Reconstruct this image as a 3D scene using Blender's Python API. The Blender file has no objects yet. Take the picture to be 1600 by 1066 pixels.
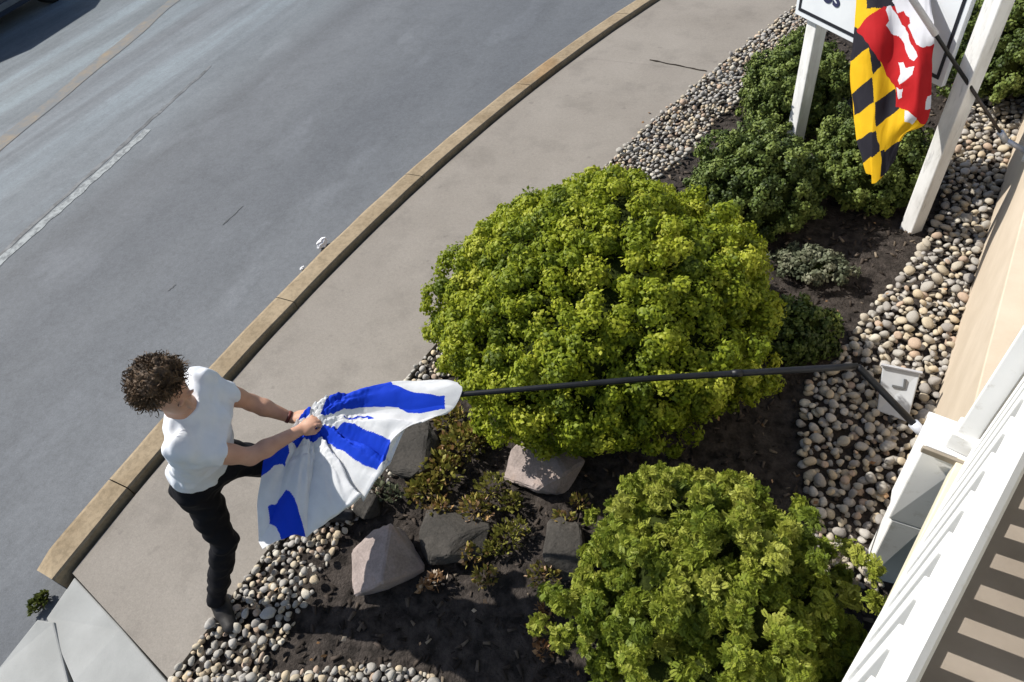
import bpy, bmesh, math, random
import numpy as np
from mathutils import Vector, Matrix, noise as mnoise

# ------------------------------------------------------------------ camera, sky, sun, exposure
scene = bpy.context.scene
COL = scene.collection
CAM_H = 3.6
F_PX = 1030.709
DOWN = np.array([0.14347151, 0.65781686, 0.73938685])     # world -Z seen from the camera
ROAD = np.array([0.42889123, -0.71464002, 0.55257756])    # world +Y
SIDE = np.array([0.89189026, 0.2378374, -0.38466236])     # world +X
cam = bpy.data.cameras.new('camera'); camo = bpy.data.objects.new('camera', cam); COL.objects.link(camo)
scene.camera = camo
cam.sensor_width = 36.0; cam.lens = F_PX / 1600 * 36; cam.clip_start = 0.02; cam.clip_end = 2000
def wv(i): return Vector((SIDE[i], ROAD[i], -DOWN[i]))
cx, cy, cz = wv(0), -wv(1), -wv(2)
camo.matrix_world = Matrix(((cx.x, cy.x, cz.x, 0), (cx.y, cy.y, cz.y, 0), (cx.z, cy.z, cz.z, CAM_H), (0, 0, 0, 1)))

SUN_EL = math.radians(43); SUN_AZ = math.radians(-88)      # sun over the road side
world = bpy.data.worlds.new('World'); scene.world = world; world.use_nodes = True
wn = world.node_tree
sky = wn.nodes.new('ShaderNodeTexSky'); sky.sky_type = 'NISHITA'; sky.sun_disc = False
sky.sun_elevation = SUN_EL; sky.sun_rotation = SUN_AZ
wn.links.new(sky.outputs[0], wn.nodes['Background'].inputs[0])
wn.nodes['Background'].inputs[1].default_value = 0.092
sun = bpy.data.lights.new('sun', 'SUN'); sun.energy = 4.6; sun.angle = math.radians(0.5); sun.color = (1, 0.955, 0.88)
suno = bpy.data.objects.new('sun', sun); COL.objects.link(suno)
sd = Vector((math.sin(SUN_AZ) * math.cos(SUN_EL), math.cos(SUN_AZ) * math.cos(SUN_EL), math.sin(SUN_EL)))
suno.rotation_euler = sd.to_track_quat('Z', 'Y').to_euler()
vs = scene.view_settings
vs.view_transform = 'Standard'; vs.look = 'None'; vs.gamma = 1; vs.exposure = 0.5; vs.use_curve_mapping = False
scene.cycles.max_bounces = 6; scene.cycles.diffuse_bounces = 3; scene.cycles.transmission_bounces = 3; scene.cycles.glossy_bounces = 2

# ------------------------------------------------------------------ helpers
rng = np.random.default_rng(7); random.seed(7)
def A(*a): return np.array(a, float)
def W(px, py, z=0.0):
    """point of the place at height z that the photograph shows at (px, py)"""
    q = A(px - 800, py - 533, F_PX); q = q * ((CAM_H - z) / q.dot(DOWN))
    return A(q.dot(SIDE), q.dot(ROAD), z)
def PX(X):
    X = np.atleast_2d(X)
    q = X[:, :1] * SIDE + X[:, 1:2] * ROAD + (CAM_H - X[:, 2:3]) * DOWN
    return q[:, :2] / q[:, 2:] * F_PX + [800, 533], q[:, 2]
def unit(v): v = np.asarray(v, float); return v / (np.linalg.norm(v) + 1e-12)
def inpoly(P, poly):
    P = np.atleast_2d(P); c = np.zeros(len(P), bool); n = len(poly); j = n - 1
    for i in range(n):
        xi, yi = poly[i]; xj, yj = poly[j]
        c ^= ((yi > P[:, 1]) != (yj > P[:, 1])) & (P[:, 0] < (xj - xi) * (P[:, 1] - yi) / (yj - yi + 1e-12) + xi)
        j = i
    return c

def put(name, me, mats, parent=None, smooth=False, loc=None):
    o = bpy.data.objects.new(name, me); COL.objects.link(o)
    for m in (mats if isinstance(mats, (list, tuple)) else [mats]):
        if m is not None: me.materials.append(m)
    if smooth: me.polygons.foreach_set('use_smooth', np.ones(len(me.polygons), bool))
    if parent is not None: o.parent = parent
    if loc is not None: o.location = loc
    return o
def thing(name, label, cat, loc=(0, 0, 0), group=None):
    o = bpy.data.objects.new(name, None); COL.objects.link(o); o.location = loc; o.empty_display_size = 0.1
    return tag(o, label, cat, group)
def tag(o, label, cat, group=None):
    o['label'] = label; o['category'] = cat
    if group: o['group'] = group
    return o
def struct(o): o['kind'] = 'structure'; return o
def stuff(o): o['kind'] = 'stuff'; return o
def mesh_np(name, V, Fc, tint=None, fmat=None):
    """V (n,3); Fc (m,k) one polygon size"""
    V = np.asarray(V, np.float32); Fc = np.asarray(Fc, np.int32); k = Fc.shape[1]
    me = bpy.data.meshes.new(name)
    me.vertices.add(len(V)); me.vertices.foreach_set('co', V.ravel())
    me.loops.add(Fc.size); me.loops.foreach_set('vertex_index', Fc.ravel())
    me.polygons.add(len(Fc)); me.polygons.foreach_set('loop_start', np.arange(len(Fc), dtype=np.int32) * k)
    me.polygons.foreach_set('loop_total', np.full(len(Fc), k, np.int32))
    if fmat is not None: me.polygons.foreach_set('material_index', np.asarray(fmat, np.int32))
    if tint is not None:
        at = me.attributes.new('tint', 'FLOAT', 'POINT'); at.data.foreach_set('value', np.asarray(tint, np.float32))
    me.update(calc_edges=True); me.validate()
    return me
def bm_mesh(name, bm):
    bmesh.ops.recalc_face_normals(bm, faces=bm.faces)
    me = bpy.data.meshes.new(name); bm.to_mesh(me); bm.free(); return me
def hexa(bm, P, bevel=0.0, seg=2):
    """box from 8 points: bottom ring 0-3, top ring 4-7"""
    v = [bm.verts.new(tuple(p)) for p in P]
    fs = [bm.faces.new([v[i] for i in f]) for f in ((3, 2, 1, 0), (4, 5, 6, 7), (0, 1, 5, 4), (1, 2, 6, 5), (2, 3, 7, 6), (3, 0, 4, 7))]
    if bevel > 0:
        es = {e for f in fs for e in f.edges}
        bmesh.ops.bevel(bm, geom=list(es), offset=bevel, segments=seg, affect='EDGES', profile=0.5)
def obox(bm, c, ax, ay, az, bevel=0.0, seg=2):
    c, ax, ay, az = (np.asarray(q, float) for q in (c, ax, ay, az))
    P = [c + sx * ax + sy * ay + sz * az for sz in (-1, 1) for sx, sy in ((-1, -1), (1, -1), (1, 1), (-1, 1))]
    hexa(bm, P, bevel, seg)
def tube(bm, pts, rads, n=12, caps=True):
    pts = [Vector(p) for p in pts]; rings = []
    if not isinstance(rads, (list, tuple)): rads = [rads] * len(pts)
    up = Vector((0.3, 0.2, 0.93))
    for i, p in enumerate(pts):
        t = (pts[min(i + 1, len(pts) - 1)] - pts[max(i - 1, 0)]).normalized()
        a = t.cross(up).normalized(); b = t.cross(a).normalized()
        rings.append([bm.verts.new(p + (a * math.cos(2 * math.pi * k / n) + b * math.sin(2 * math.pi * k / n)) * rads[i]) for k in range(n)])
    for r0, r1 in zip(rings, rings[1:]):
        for k in range(n): bm.faces.new((r0[k], r0[(k + 1) % n], r1[(k + 1) % n], r1[k]))
    if caps: bm.faces.new(rings[0][::-1]); bm.faces.new(rings[-1])
def prism(bm, ring, z0, z1, bevel=0.0):
    """ring of (x,y) or (x,y,ztop)"""
    b = [bm.verts.new((p[0], p[1], z0)) for p in ring]; t = [bm.verts.new((p[0], p[1], p[2] if len(p) > 2 else z1)) for p in ring]
    n = len(ring); fs = [bm.faces.new(t), bm.faces.new(b[::-1])]
    for i in range(n): fs.append(bm.faces.new((b[i], b[(i + 1) % n], t[(i + 1) % n], t[i])))
    bmesh.ops.recalc_face_normals(bm, faces=fs)
    if bevel: bmesh.ops.bevel(bm, geom=[e for e in fs[0].edges], offset=bevel, segments=2, affect='EDGES', profile=0.5)

# ------------------------------------------------------------------ materials
class NT:
    def __init__(s, name):
        s.m = bpy.data.materials.new(name); s.m.use_nodes = True; s.t = s.m.node_tree; s.b = s.t.nodes['Principled BSDF']
        s.co = s.t.nodes.new('ShaderNodeTexCoord')
    def n(s, typ, **kw):
        nd = s.t.nodes.new(typ)
        for k, v in kw.items(): setattr(nd, k, v)
        return nd
    def l(s, a, b): s.t.links.new(a, b)
    def noise(s, scale, detail=5, rough=0.6, stretch=None, coord='Object'):
        t = s.n('ShaderNodeTexNoise'); t.inputs['Scale'].default_value = scale; t.inputs['Detail'].default_value = detail; t.inputs['Roughness'].default_value = rough
        if stretch is not None:
            mp = s.n('ShaderNodeMapping'); mp.inputs['Scale'].default_value = stretch[0]; mp.inputs['Rotation'].default_value = (0, 0, stretch[1])
            s.l(s.co.outputs[coord], mp.inputs[0]); s.l(mp.outputs[0], t.inputs['Vector'])
        else: s.l(s.co.outputs[coord], t.inputs['Vector'])
        return t.outputs['Fac']
    def ramp(s, fac, stops, interp='LINEAR'):
        r = s.n('ShaderNodeValToRGB'); r.color_ramp.interpolation = interp; e = r.color_ramp.elements
        while len(e) < len(stops): e.new(0.5)
        for el, (p, c) in zip(e, stops): el.position = p; el.color = (*c, 1) if len(c) == 3 else c
        s.l(fac, r.inputs[0]); return r.outputs[0]
    def mix(s, fac, a, b, mode='MIX'):
        m = s.n('ShaderNodeMix', data_type='RGBA', blend_type=mode)
        for sock, v in ((m.inputs[0], fac), (m.inputs[6], a), (m.inputs[7], b)):
            if isinstance(v, (int, float)): sock.default_value = v
            elif isinstance(v, tuple): sock.default_value = (*v, 1)
            else: s.l(v, sock)
        return m.outputs[2]
    def bump(s, h, strength=0.3, dist=0.01):
        b = s.n('ShaderNodeBump'); b.inputs['Strength'].default_value = strength; b.inputs['Distance'].default_value = dist
        s.l(h, b.inputs['Height']); s.l(b.outputs[0], s.b.inputs['Normal'])
    def col(s, c):
        if isinstance(c, tuple): s.b.inputs['Base Color'].default_value = (*c, 1)
        else: s.l(c, s.b.inputs['Base Color'])
    def pbr(s, rough=0.8, spec=0.3, metal=0.0):
        s.b.inputs['Roughness'].default_value = rough; s.b.inputs['Specular IOR Level'].default_value = spec; s.b.inputs['Metallic'].default_value = metal
        return s.m
    def attr(s, name='tint'):
        a = s.n('ShaderNodeAttribute'); a.attribute_name = name; return a.outputs['Fac']
G3 = lambda v: (v, v, v)

def simple(name, c1, c2, scale, rough=0.7, spec=0.3, bump=0.15, bscale=None, metal=0, dist=0.004):
    t = NT(name); t.col(t.ramp(t.noise(scale), [(0.35, c1), (0.65, c2)]))
    if bump: t.bump(t.noise(bscale or scale * 6, 4), bump, dist)
    return t.pbr(rough, spec, metal)

# asphalt: worn wheel tracks, patches, fine aggregate
t = NT('asphalt')
big = t.ramp(t.noise(0.55, 4, 0.55, ((1.0, 0.22, 1), 0)), [(0.32, (0.086, 0.093, 0.104)), (0.68, (0.128, 0.137, 0.148))])
sep = t.n('ShaderNodeSeparateXYZ'); t.l(t.co.outputs['Object'], sep.inputs[0])
mr = t.n('ShaderNodeMapRange'); t.l(sep.outputs[0], mr.inputs[0]); mr.inputs[1].default_value = -16; mr.inputs[2].default_value = -4
lane = t.ramp(mr.outputs[0], [(0.0, G3(1.25)), (0.25, (1.17, 1.26, 1.27)), (0.36, (1.22, 1.31, 1.32)), (0.41, (1.08, 1.15, 1.15)), (0.46, (1.22, 1.3, 1.3)), (0.52, G3(1.04)), (0.57, (1.2, 1.26, 1.27)), (0.68, (1.16, 1.2, 1.2)), (0.735, G3(0.9)), (0.76, G3(1.0)), (1.0, G3(1.0))])
c = t.mix(1.0, big, lane, 'MULTIPLY')
pat = t.ramp(t.noise(1.7, 3, 0.5, ((1.0, 0.45, 1), 0.2)), [(0.60, G3(1.0)), (0.68, G3(1.22))])
c = t.mix(0.7, c, pat, 'MULTIPLY')
agg = t.ramp(t.noise(120, 3, 0.7), [(0.3, G3(0.78)), (0.7, G3(1.22))]); c = t.mix(0.8, c, agg, 'MULTIPLY')
st = t.ramp(t.noise(3.2, 6, 0.7), [(0.36, G3(0.80)), (0.52, G3(1.0))]); c = t.mix(0.5, c, st, 'MULTIPLY')
mot = t.ramp(t.noise(22, 5, 0.75), [(0.3, G3(0.84)), (0.7, G3(1.16))]); c = t.mix(0.8, c, mot, 'MULTIPLY')
far = t.ramp(mr.outputs[0], [(0.58, G3(1.0)), (0.74, G3(0.0))])
stk = t.ramp(t.noise(1.5, 5, 0.6, ((1.0, 0.06, 1), 0.02)), [(0.36, (0.74, 0.77, 0.77)), (0.48, G3(1.0)), (0.60, (1.30, 1.36, 1.36))])
c = t.mix(far, c, t.mix(1.0, c, stk, 'MULTIPLY'))
oil = t.ramp(t.noise(5.5, 3, 0.5), [(0.70, G3(1.0)), (0.78, G3(0.72))]); c = t.mix(0.6, c, oil, 'MULTIPLY')
t.col(c); t.bump(t.noise(160, 3), 0.5, 0.004); M_ASPH = t.pbr(0.82, 0.35)
# concrete pavement
t = NT('pavement_concrete')
c = t.ramp(t.noise(0.9, 5, 0.6), [(0.3, (0.212, 0.190, 0.164)), (0.7, (0.270, 0.245, 0.214))])
st = t.ramp(t.noise(2.6, 6, 0.65), [(0.33, G3(0.80)), (0.50, G3(1.0))]); c = t.mix(0.75, c, st, 'MULTIPLY')
sp = t.ramp(t.noise(90, 3, 0.7), [(0.3, G3(0.86)), (0.7, G3(1.12))]); c = t.mix(0.8, c, sp, 'MULTIPLY')
spots = t.ramp(t.noise(9, 2, 0.4), [(0.70, G3(1.0)), (0.76, G3(0.72))]); c = t.mix(0.6, c, spots, 'MULTIPLY')
t.col(c); grit = t.ramp(t.noise(34, 4, 0.75), [(0.3, G3(0.90)), (0.7, G3(1.08))]); c = t.mix(0.9, c, grit, 'MULTIPLY'); t.col(c)
t.bump(t.noise(110, 4), 0.35, 0.003); M_CONC = t.pbr(0.9, 0.25)
# curb: tan weathered concrete
t = NT('curb_concrete')
c = t.ramp(t.noise(3.0, 5, 0.65), [(0.3, (0.225, 0.172, 0.108)), (0.72, (0.335, 0.268, 0.180))])
sp = t.ramp(t.noise(26, 4, 0.7), [(0.34, G3(0.74)), (0.58, G3(1.06))]); c = t.mix(0.8, c, sp, 'MULTIPLY')
rust = t.ramp(t.noise(1.3, 3, 0.5), [(0.60, (1, 1, 1)), (0.72, (1.0, 0.82, 0.62))]); c = t.mix(0.7, c, rust, 'MULTIPLY')
t.col(c); t.bump(t.noise(70, 4), 0.5, 0.004); M_CURB = t.pbr(0.92, 0.2)
M_APRON = simple('apron_concrete', (0.27, 0.275, 0.265), (0.35, 0.355, 0.345), 2.2, 0.9, 0.25, 0.3, 90)
M_GAP = simple('packed_dirt', (0.014, 0.011, 0.008), (0.030, 0.024, 0.018), 9, 0.95, 0.1, 0.4, 60)
M_MULCH = simple('mulch', (0.020, 0.017, 0.015), (0.068, 0.057, 0.050), 14, 0.95, 0.12, 0.9, 55, dist=0.02)
t = NT('bark_chip'); t.col(t.ramp(t.attr(), [(0, (0.018, 0.015, 0.013)), (0.7, (0.075, 0.060, 0.050)), (0.96, (0.15, 0.12, 0.09)), (1, (0.28, 0.23, 0.17))])); M_CHIP = t.pbr(0.95, 0.1)
M_LAWN = simple('far_grass', (0.03, 0.05, 0.015), (0.06, 0.09, 0.03), 3, 0.95, 0.1, 0.5, 40)
t = NT('river_stone')
c = t.ramp(t.attr(), [(0.0, (0.38, 0.33, 0.25)), (0.13, (0.29, 0.275, 0.25)), (0.28, (0.43, 0.40, 0.34)), (0.40, (0.24, 0.225, 0.21)), (0.50, (0.35, 0.315, 0.26)),
    (0.62, (0.39, 0.325, 0.235)), (0.72, (0.33, 0.315, 0.295)), (0.84, (0.50, 0.475, 0.425)), (0.92, (0.34, 0.26, 0.20)), (0.97, (0.56, 0.54, 0.50))], 'CONSTANT')
m1 = t.ramp(t.noise(60, 4, 0.65), [(0.3, G3(0.80)), (0.7, G3(1.28))]); c = t.mix(0.85, c, m1, 'MULTIPLY')
dst = t.ramp(t.noise(7, 3, 0.6), [(0.45, G3(1.08)), (0.7, (1.30, 1.27, 1.20))]); c = t.mix(1.0, c, dst, 'MULTIPLY')
t.col(c); t.bump(t.noise(150, 3), 0.4, 0.002); M_STONE = t.pbr(0.88, 0.18)
t = NT('boulder_rock')
c = t.ramp(t.noise(5, 6, 0.65), [(0.3, (0.21, 0.175, 0.16)), (0.55, (0.32, 0.265, 0.245)), (0.75, (0.37, 0.27, 0.22))])
m1 = t.ramp(t.noise(70, 4, 0.7), [(0.3, G3(0.75)), (0.7, G3(1.2))]); c = t.mix(0.8, c, m1, 'MULTIPLY')
t.col(c); t.bump(t.noise(28, 6, 0.7), 0.6, 0.012); M_BOULDER = t.pbr(0.88, 0.25)
t = NT('dark_boulder_rock')
c = t.ramp(t.noise(5, 6, 0.65), [(0.3, (0.034, 0.032, 0.029)), (0.7, (0.075, 0.068, 0.060))])
m1 = t.ramp(t.noise(60, 4, 0.7), [(0.3, G3(0.7)), (0.7, G3(1.25))]); c = t.mix(0.8, c, m1, 'MULTIPLY')
t.col(c); t.bump(t.noise(26, 6, 0.7), 0.7, 0.014); M_DBOULDER = t.pbr(0.9, 0.2)

def leafmat(name, stops, trans=0.35, rough=0.55, spec=0.25):
    t = NT(name); c = t.ramp(t.attr(), stops); t.col(c); t.pbr(rough, spec)
    if trans == 0: return t.m
    tr = t.n('ShaderNodeBsdfTranslucent'); t.l(c, tr.inputs[0]); mx = t.n('ShaderNodeMixShader'); mx.inputs[0].default_value = trans
    out = t.t.nodes['Material Output']; t.l(t.b.outputs[0], mx.inputs[1]); t.l(tr.outputs[0], mx.inputs[2]); t.l(mx.outputs[0], out.inputs[0])
    return t.m
M_GOLD = leafmat('golden_foliage', [(0, (0.10, 0.14, 0.014)), (0.35, (0.20, 0.255, 0.018)), (0.7, (0.30, 0.345, 0.022)), (1, (0.43, 0.45, 0.05))])
M_HINOKI = leafmat('hinoki_foliage', [(0, (0.055, 0.085, 0.012)), (0.4, (0.15, 0.20, 0.022)), (0.75, (0.25, 0.29, 0.035)), (1, (0.36, 0.38, 0.07))], 0.28)
M_DKGREEN = leafmat('dark_green_foliage', [(0, (0.028, 0.045, 0.010)), (0.5, (0.080, 0.115, 0.022)), (1, (0.155, 0.195, 0.042))], 0.0)
M_GREYGREEN = leafmat('grey_green_foliage', [(0, (0.07, 0.085, 0.05)), (0.5, (0.15, 0.165, 0.10)), (1, (0.26, 0.26, 0.18))], 0.2)
M_SEDUM = leafmat('sedum_leaves', [(0, (0.10, 0.095, 0.02)), (0.45, (0.22, 0.22, 0.045)), (0.75, (0.33, 0.26, 0.07)), (0.92, (0.42, 0.24, 0.12)), (1, (0.55, 0.38, 0.25))], 0.2)
M_DRY = leafmat('dry_leaves', [(0, (0.10, 0.05, 0.02)), (0.5, (0.30, 0.17, 0.08)), (0.85, (0.45, 0.30, 0.18)), (1, (0.6, 0.52, 0.42))], 0.2)
M_WEED = leafmat('weed_leaves', [(0, (0.05, 0.07, 0.012)), (1, (0.14, 0.16, 0.04))], 0.3)
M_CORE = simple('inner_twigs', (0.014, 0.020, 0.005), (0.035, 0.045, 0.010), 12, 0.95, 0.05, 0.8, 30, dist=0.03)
M_BARK = simple('bark', (0.05, 0.035, 0.025), (0.11, 0.08, 0.055), 20, 0.95, 0.1, 0.8, 60)
# painted, metal, cloth
t = NT('weathered_white_paint')
c = t.ramp(t.noise(7, 5, 0.6, ((1, 1, 0.3), 0)), [(0.3, (0.56, 0.55, 0.53)), (0.55, (0.80, 0.80, 0.79))])
ch = t.ramp(t.noise(20, 6, 0.7, ((1, 1, 0.2), 0)), [(0.34, G3(0.62)), (0.44, G3(1.0))]); c = t.mix(0.7, c, ch, 'MULTIPLY')
t.col(c); t.bump(t.noise(40, 4), 0.3, 0.003); M_POST = t.pbr(0.6, 0.35)
t = NT('white_painted_wood'); c = t.ramp(t.noise(3, 4), [(0.3, (0.76, 0.76, 0.75)), (0.7, (0.84, 0.84, 0.83))])
gr = t.ramp(t.noise(11, 6, 0.7), [(0.30, (0.70, 0.67, 0.61)), (0.42, G3(1.0))]); c = t.mix(0.6, c, gr, 'MULTIPLY'); t.col(c); t.bump(t.noise(30, 5, 0.6, ((1, 0.15, 1), 0)), 0.12, 0.003); M_WHITE = t.pbr(0.5, 0.35)
M_SIGN = simple('sign_white', (0.62, 0.65, 0.69), (0.70, 0.73, 0.76), 2.5, 0.45, 0.4, 0.03, 40)
M_SIGNBLACK = simple('sign_black', (0.010, 0.012, 0.018), (0.018, 0.02, 0.028), 6, 0.5, 0.3, 0)
M_SIGNNAVY = simple('sign_navy', (0.022, 0.026, 0.07), (0.03, 0.034, 0.085), 6, 0.5, 0.3, 0)
M_STUCCO = simple('tan_stucco', (0.47, 0.395, 0.305), (0.545, 0.465, 0.37), 2.6, 0.9, 0.2, 0.3, 90)
M_TRIM = simple('cream_trim', (0.62, 0.56, 0.42), (0.70, 0.65, 0.52), 5, 0.7, 0.3, 0.1, 40)
M_LIP = simple('brown_lip', (0.20, 0.17, 0.13), (0.30, 0.26, 0.21), 8, 0.7, 0.3, 0.1, 40)
M_DECK = simple('porch_floor', (0.23, 0.195, 0.16), (0.30, 0.26, 0.22), 2.2, 0.8, 0.25, 0.15, 60)
M_BLACKMETAL = simple('black_pole', (0.005, 0.0055, 0.007), (0.011, 0.012, 0.015), 8, 0.45, 0.3, 0.05, 60)
M_GREYPOLE = simple('worn_brown_pole', (0.03, 0.026, 0.022), (0.10, 0.075, 0.06), 6, 0.5, 0.4, 0.1, 50)
M_GREYMETAL = simple('grey_metal', (0.42, 0.44, 0.46), (0.50, 0.52, 0.545), 4, 0.5, 0.45, 0.08, 40)
M_DGREY = simple('dark_grey_metal', (0.10, 0.105, 0.11), (0.15, 0.155, 0.16), 6, 0.55, 0.4, 0.05, 40)
M_BRACKET = simple('silver_bracket', (0.60, 0.62, 0.68), (0.70, 0.72, 0.76), 8, 0.4, 0.5, 0.05, 50, 0.3)
def clothmat(name, c, trans=0.25, sheen=0):
    t = NT(name); cc = t.ramp(t.noise(18, 3), [(0.3, tuple(x * 0.93 for x in c)), (0.7, c)]); t.col(cc); t.pbr(0.75, 0.15); t.bump(t.noise(45, 3, 0.6), 0.25, 0.004)
    tr = t.n('ShaderNodeBsdfTranslucent'); t.l(cc, tr.inputs[0]); mx = t.n('ShaderNodeMixShader'); mx.inputs[0].default_value = trans
    out = t.t.nodes['Material Output']; t.l(t.b.outputs[0], mx.inputs[1]); t.l(tr.outputs[0], mx.inputs[2]); t.l(mx.outputs[0], out.inputs[0])
    return t.m
M_FWHITE = clothmat('flag_white', (0.86, 0.87, 0.88), 0.35); M_FBLUE = clothmat('flag_blue', (0.008, 0.055, 0.62), 0.2)
M_FYEL = clothmat('flag_yellow', (0.78, 0.48, 0.015)); M_FBLK = clothmat('flag_black', (0.018, 0.017, 0.024), 0.05); M_FRED = clothmat('flag_red', (0.50, 0.018, 0.022)); M_FWHITE2 = clothmat('flag_offwhite', (0.72, 0.72, 0.76))
M_SHIRT = clothmat('shirt_cotton', (0.80, 0.83, 0.88), 0.12)
M_TROUSER = clothmat('black_denim', (0.0075, 0.0075, 0.010), 0.0)
t = NT('skin'); t.col(t.ramp(t.noise(14, 4), [(0.3, (0.46, 0.25, 0.165)), (0.7, (0.55, 0.32, 0.22))])); t.b.inputs['Subsurface Weight'].default_value = 0.12; t.b.inputs['Subsurface Radius'].default_value = (0.02, 0.008, 0.004); M_SKIN = t.pbr(0.55, 0.3)
M_HAIR = simple('dark_brown_hair', (0.052, 0.033, 0.019), (0.140, 0.088, 0.048), 30, 0.6, 0.25, 0.6, 140)
M_SHOE = simple('dark_shoe', (0.012, 0.011, 0.011), (0.03, 0.027, 0.025), 20, 0.6, 0.3, 0.2, 90)
M_SOLE = simple('shoe_sole', (0.10, 0.09, 0.08), (0.16, 0.15, 0.13), 20, 0.8, 0.2, 0)
M_EYE = simple('eye_dark', (0.02, 0.012, 0.01), (0.03, 0.02, 0.015), 20, 0.15, 0.5, 0)
M_BAND = simple('wrist_band', (0.10, 0.02, 0.02), (0.16, 0.04, 0.03), 30, 0.5, 0.3, 0)
M_PAPER = simple('paper_litter', (0.75, 0.75, 0.76), (0.85, 0.85, 0.86), 20, 0.7, 0.2, 0.2, 60)
t = NT('worn_white_paint'); c = t.ramp(t.noise(14, 6, 0.75), [(0.40, (0.145, 0.155, 0.16)), (0.56, (0.30, 0.32, 0.32))]); t.col(c); M_LINEW = t.pbr(0.85, 0.3)
t = NT('worn_yellow_paint'); c = t.ramp(t.noise(2.6, 6, 0.8), [(0.44, (0.140, 0.150, 0.156)), (0.68, (0.235, 0.185, 0.125))]); t.col(c); M_LINEY = t.pbr(0.85, 0.3)
t = NT('tar_seal'); t.col(t.ramp(t.noise(6, 5, 0.7), [(0.42, (0.065, 0.07, 0.075)), (0.6, (0.135, 0.143, 0.15))])); M_TAR = t.pbr(0.7, 0.3)
M_CARPAINT = simple('navy_car_paint', (0.006, 0.012, 0.030), (0.008, 0.016, 0.036), 2, 0.22, 0.6, 0); M_CARPAINT.node_tree.nodes['Principled BSDF'].inputs['Coat Weight'].default_value = 0.6
M_GLASS = simple('car_glass', (0.012, 0.016, 0.02), (0.016, 0.02, 0.024), 2, 0.06, 0.6, 0)
M_TYRE = simple('tyre', (0.012, 0.012, 0.012), (0.022, 0.022, 0.022), 12, 0.85, 0.2, 0.2, 60)
M_RIM = simple('alloy_rim', (0.45, 0.46, 0.47), (0.55, 0.56, 0.57), 5, 0.3, 0.5, 0, metal=0.8)
M_LAMP = simple('lamp_lens', (0.6, 0.6, 0.6), (0.7, 0.7, 0.7), 4, 0.1, 0.6, 0); M_TAIL = simple('tail_lens', (0.3, 0.01, 0.01), (0.4, 0.015, 0.015), 4, 0.15, 0.6, 0)

# ------------------------------------------------------------------ plan of the place
_d = np.array([W(*p)[:2] for p in ((120, 900), (250, 715), (370, 580), (555, 385), (690, 270), (850, 130), (1030, 0))])
CURB_IN = np.polyfit(_d[:, 1], _d[:, 0], 2)          # house-side edge of the curb, x(y)
_e = np.array([W(*p)[:2] for p in ((310, 1020), (400, 880), (620, 590), (960, 250), (1100, 130), (1240, 10))])
WALK_IN = np.polyfit(_e[:, 1], _e[:, 0], 2)          # house-side edge of the pavement
def xc(y): return float(np.polyval(CURB_IN, y)) if y < 10 else float(np.polyval(CURB_IN, 10) + (y - 10) * (CURB_IN[1] + 2 * CURB_IN[0] * 10))
def xw(y): return float(np.polyval(WALK_IN, y)) if y < 10 else float(np.polyval(WALK_IN, 10) + (y - 10) * (WALK_IN[1] + 2 * WALK_IN[0] * 10))
CURB_W = 0.255
ROAD_Z = -0.12
Y0 = W(92, 912)[1]                                    # where the curb stops
wf0, wf1 = W(1590, 205), W(1445, 690)
WDIR = unit((wf0 - wf1)[:2]); WNRM = A(-WDIR[1], WDIR[0])    # porch wall: along, and outward (towards the road)
def wallx(y): return wf1[0] + (y - wf1[1]) * WDIR[0] / WDIR[1]

# ground, road
bm = bmesh.new(); s = 900
for q in ((-s, -s), (s, -s), (s, s), (-s, s)): bm.verts.new((*q, -0.22))
bm.faces.new(bm.verts); struct(put('ground', bm_mesh('ground', bm), M_LAWN))
ys = np.r_[np.linspace(-60, -1, 20), np.linspace(-0.8, 12, 60), np.linspace(13, 90, 25)]
bm = bmesh.new(); pv = None
for y in ys:
    xr = (xc(max(y, Y0)) - CURB_W + 0.1) if y >= Y0 else xc(Y0) + 0.35
    c = [bm.verts.new((x, y, ROAD_Z)) for x in (-22, -14, -9, xr)]
    if pv:
        for i in range(3): bm.faces.new((pv[i], pv[i + 1], c[i + 1], c[i]))
    pv = c
road = struct(put('road', bm_mesh('road', bm), M_ASPH))
def strip(name, P0, P1, w, mat, z=ROAD_Z + 0.004, parent=None, wob=0.0, n=60):
    P0 = np.asarray(P0)[:2]; P1 = np.asarray(P1)[:2]; d = unit(P1 - P0); nn = A(-d[1], d[0]); bm = bmesh.new(); pv = None
    for i in range(n + 1):
        c = P0 + (P1 - P0) * i / n; a = w / 2 * (1 + wob * mnoise.noise((i * 0.31, w, 1.7))); b = w / 2 * (1 + wob * mnoise.noise((i * 0.37, w, 7.7)))
        r = [bm.verts.new((*(c + nn * a), z)), bm.verts.new((*(c - nn * b), z))]
        if pv: bm.faces.new((pv[0], pv[1], r[1], r[0]))
        pv = r
    return put(name, bm_mesh(name, bm), mat, parent)
a, b = W(-60, 463, ROAD_Z), W(232, 203, ROAD_Z); strip('white_road_line', a, b, 0.12, M_LINEW, parent=road, wob=0.5)
a2, b2 = W(-60, 452, ROAD_Z), W(330, 103, ROAD_Z); strip('tar_seam', a2, b2, 0.06, M_TAR, z=ROAD_Z + 0.003, parent=road, wob=1.0)
a, b = W(-40, 262, ROAD_Z), W(300, -22, ROAD_Z); d = unit(b - a); strip('yellow_road_line', a - 4 * d, b + 12 * d, 0.27, M_LINEY, z=ROAD_Z + 0.005, parent=road, wob=0.6)
for i, (p, q) in enumerate((((348, 352), (380, 322)), ((262, 455), (275, 445)))):
    strip('road_crack', W(*p, ROAD_Z), W(*q, ROAD_Z), 0.016, M_TAR, z=ROAD_Z + 0.004, parent=road, wob=1.8, n=14)

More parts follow.
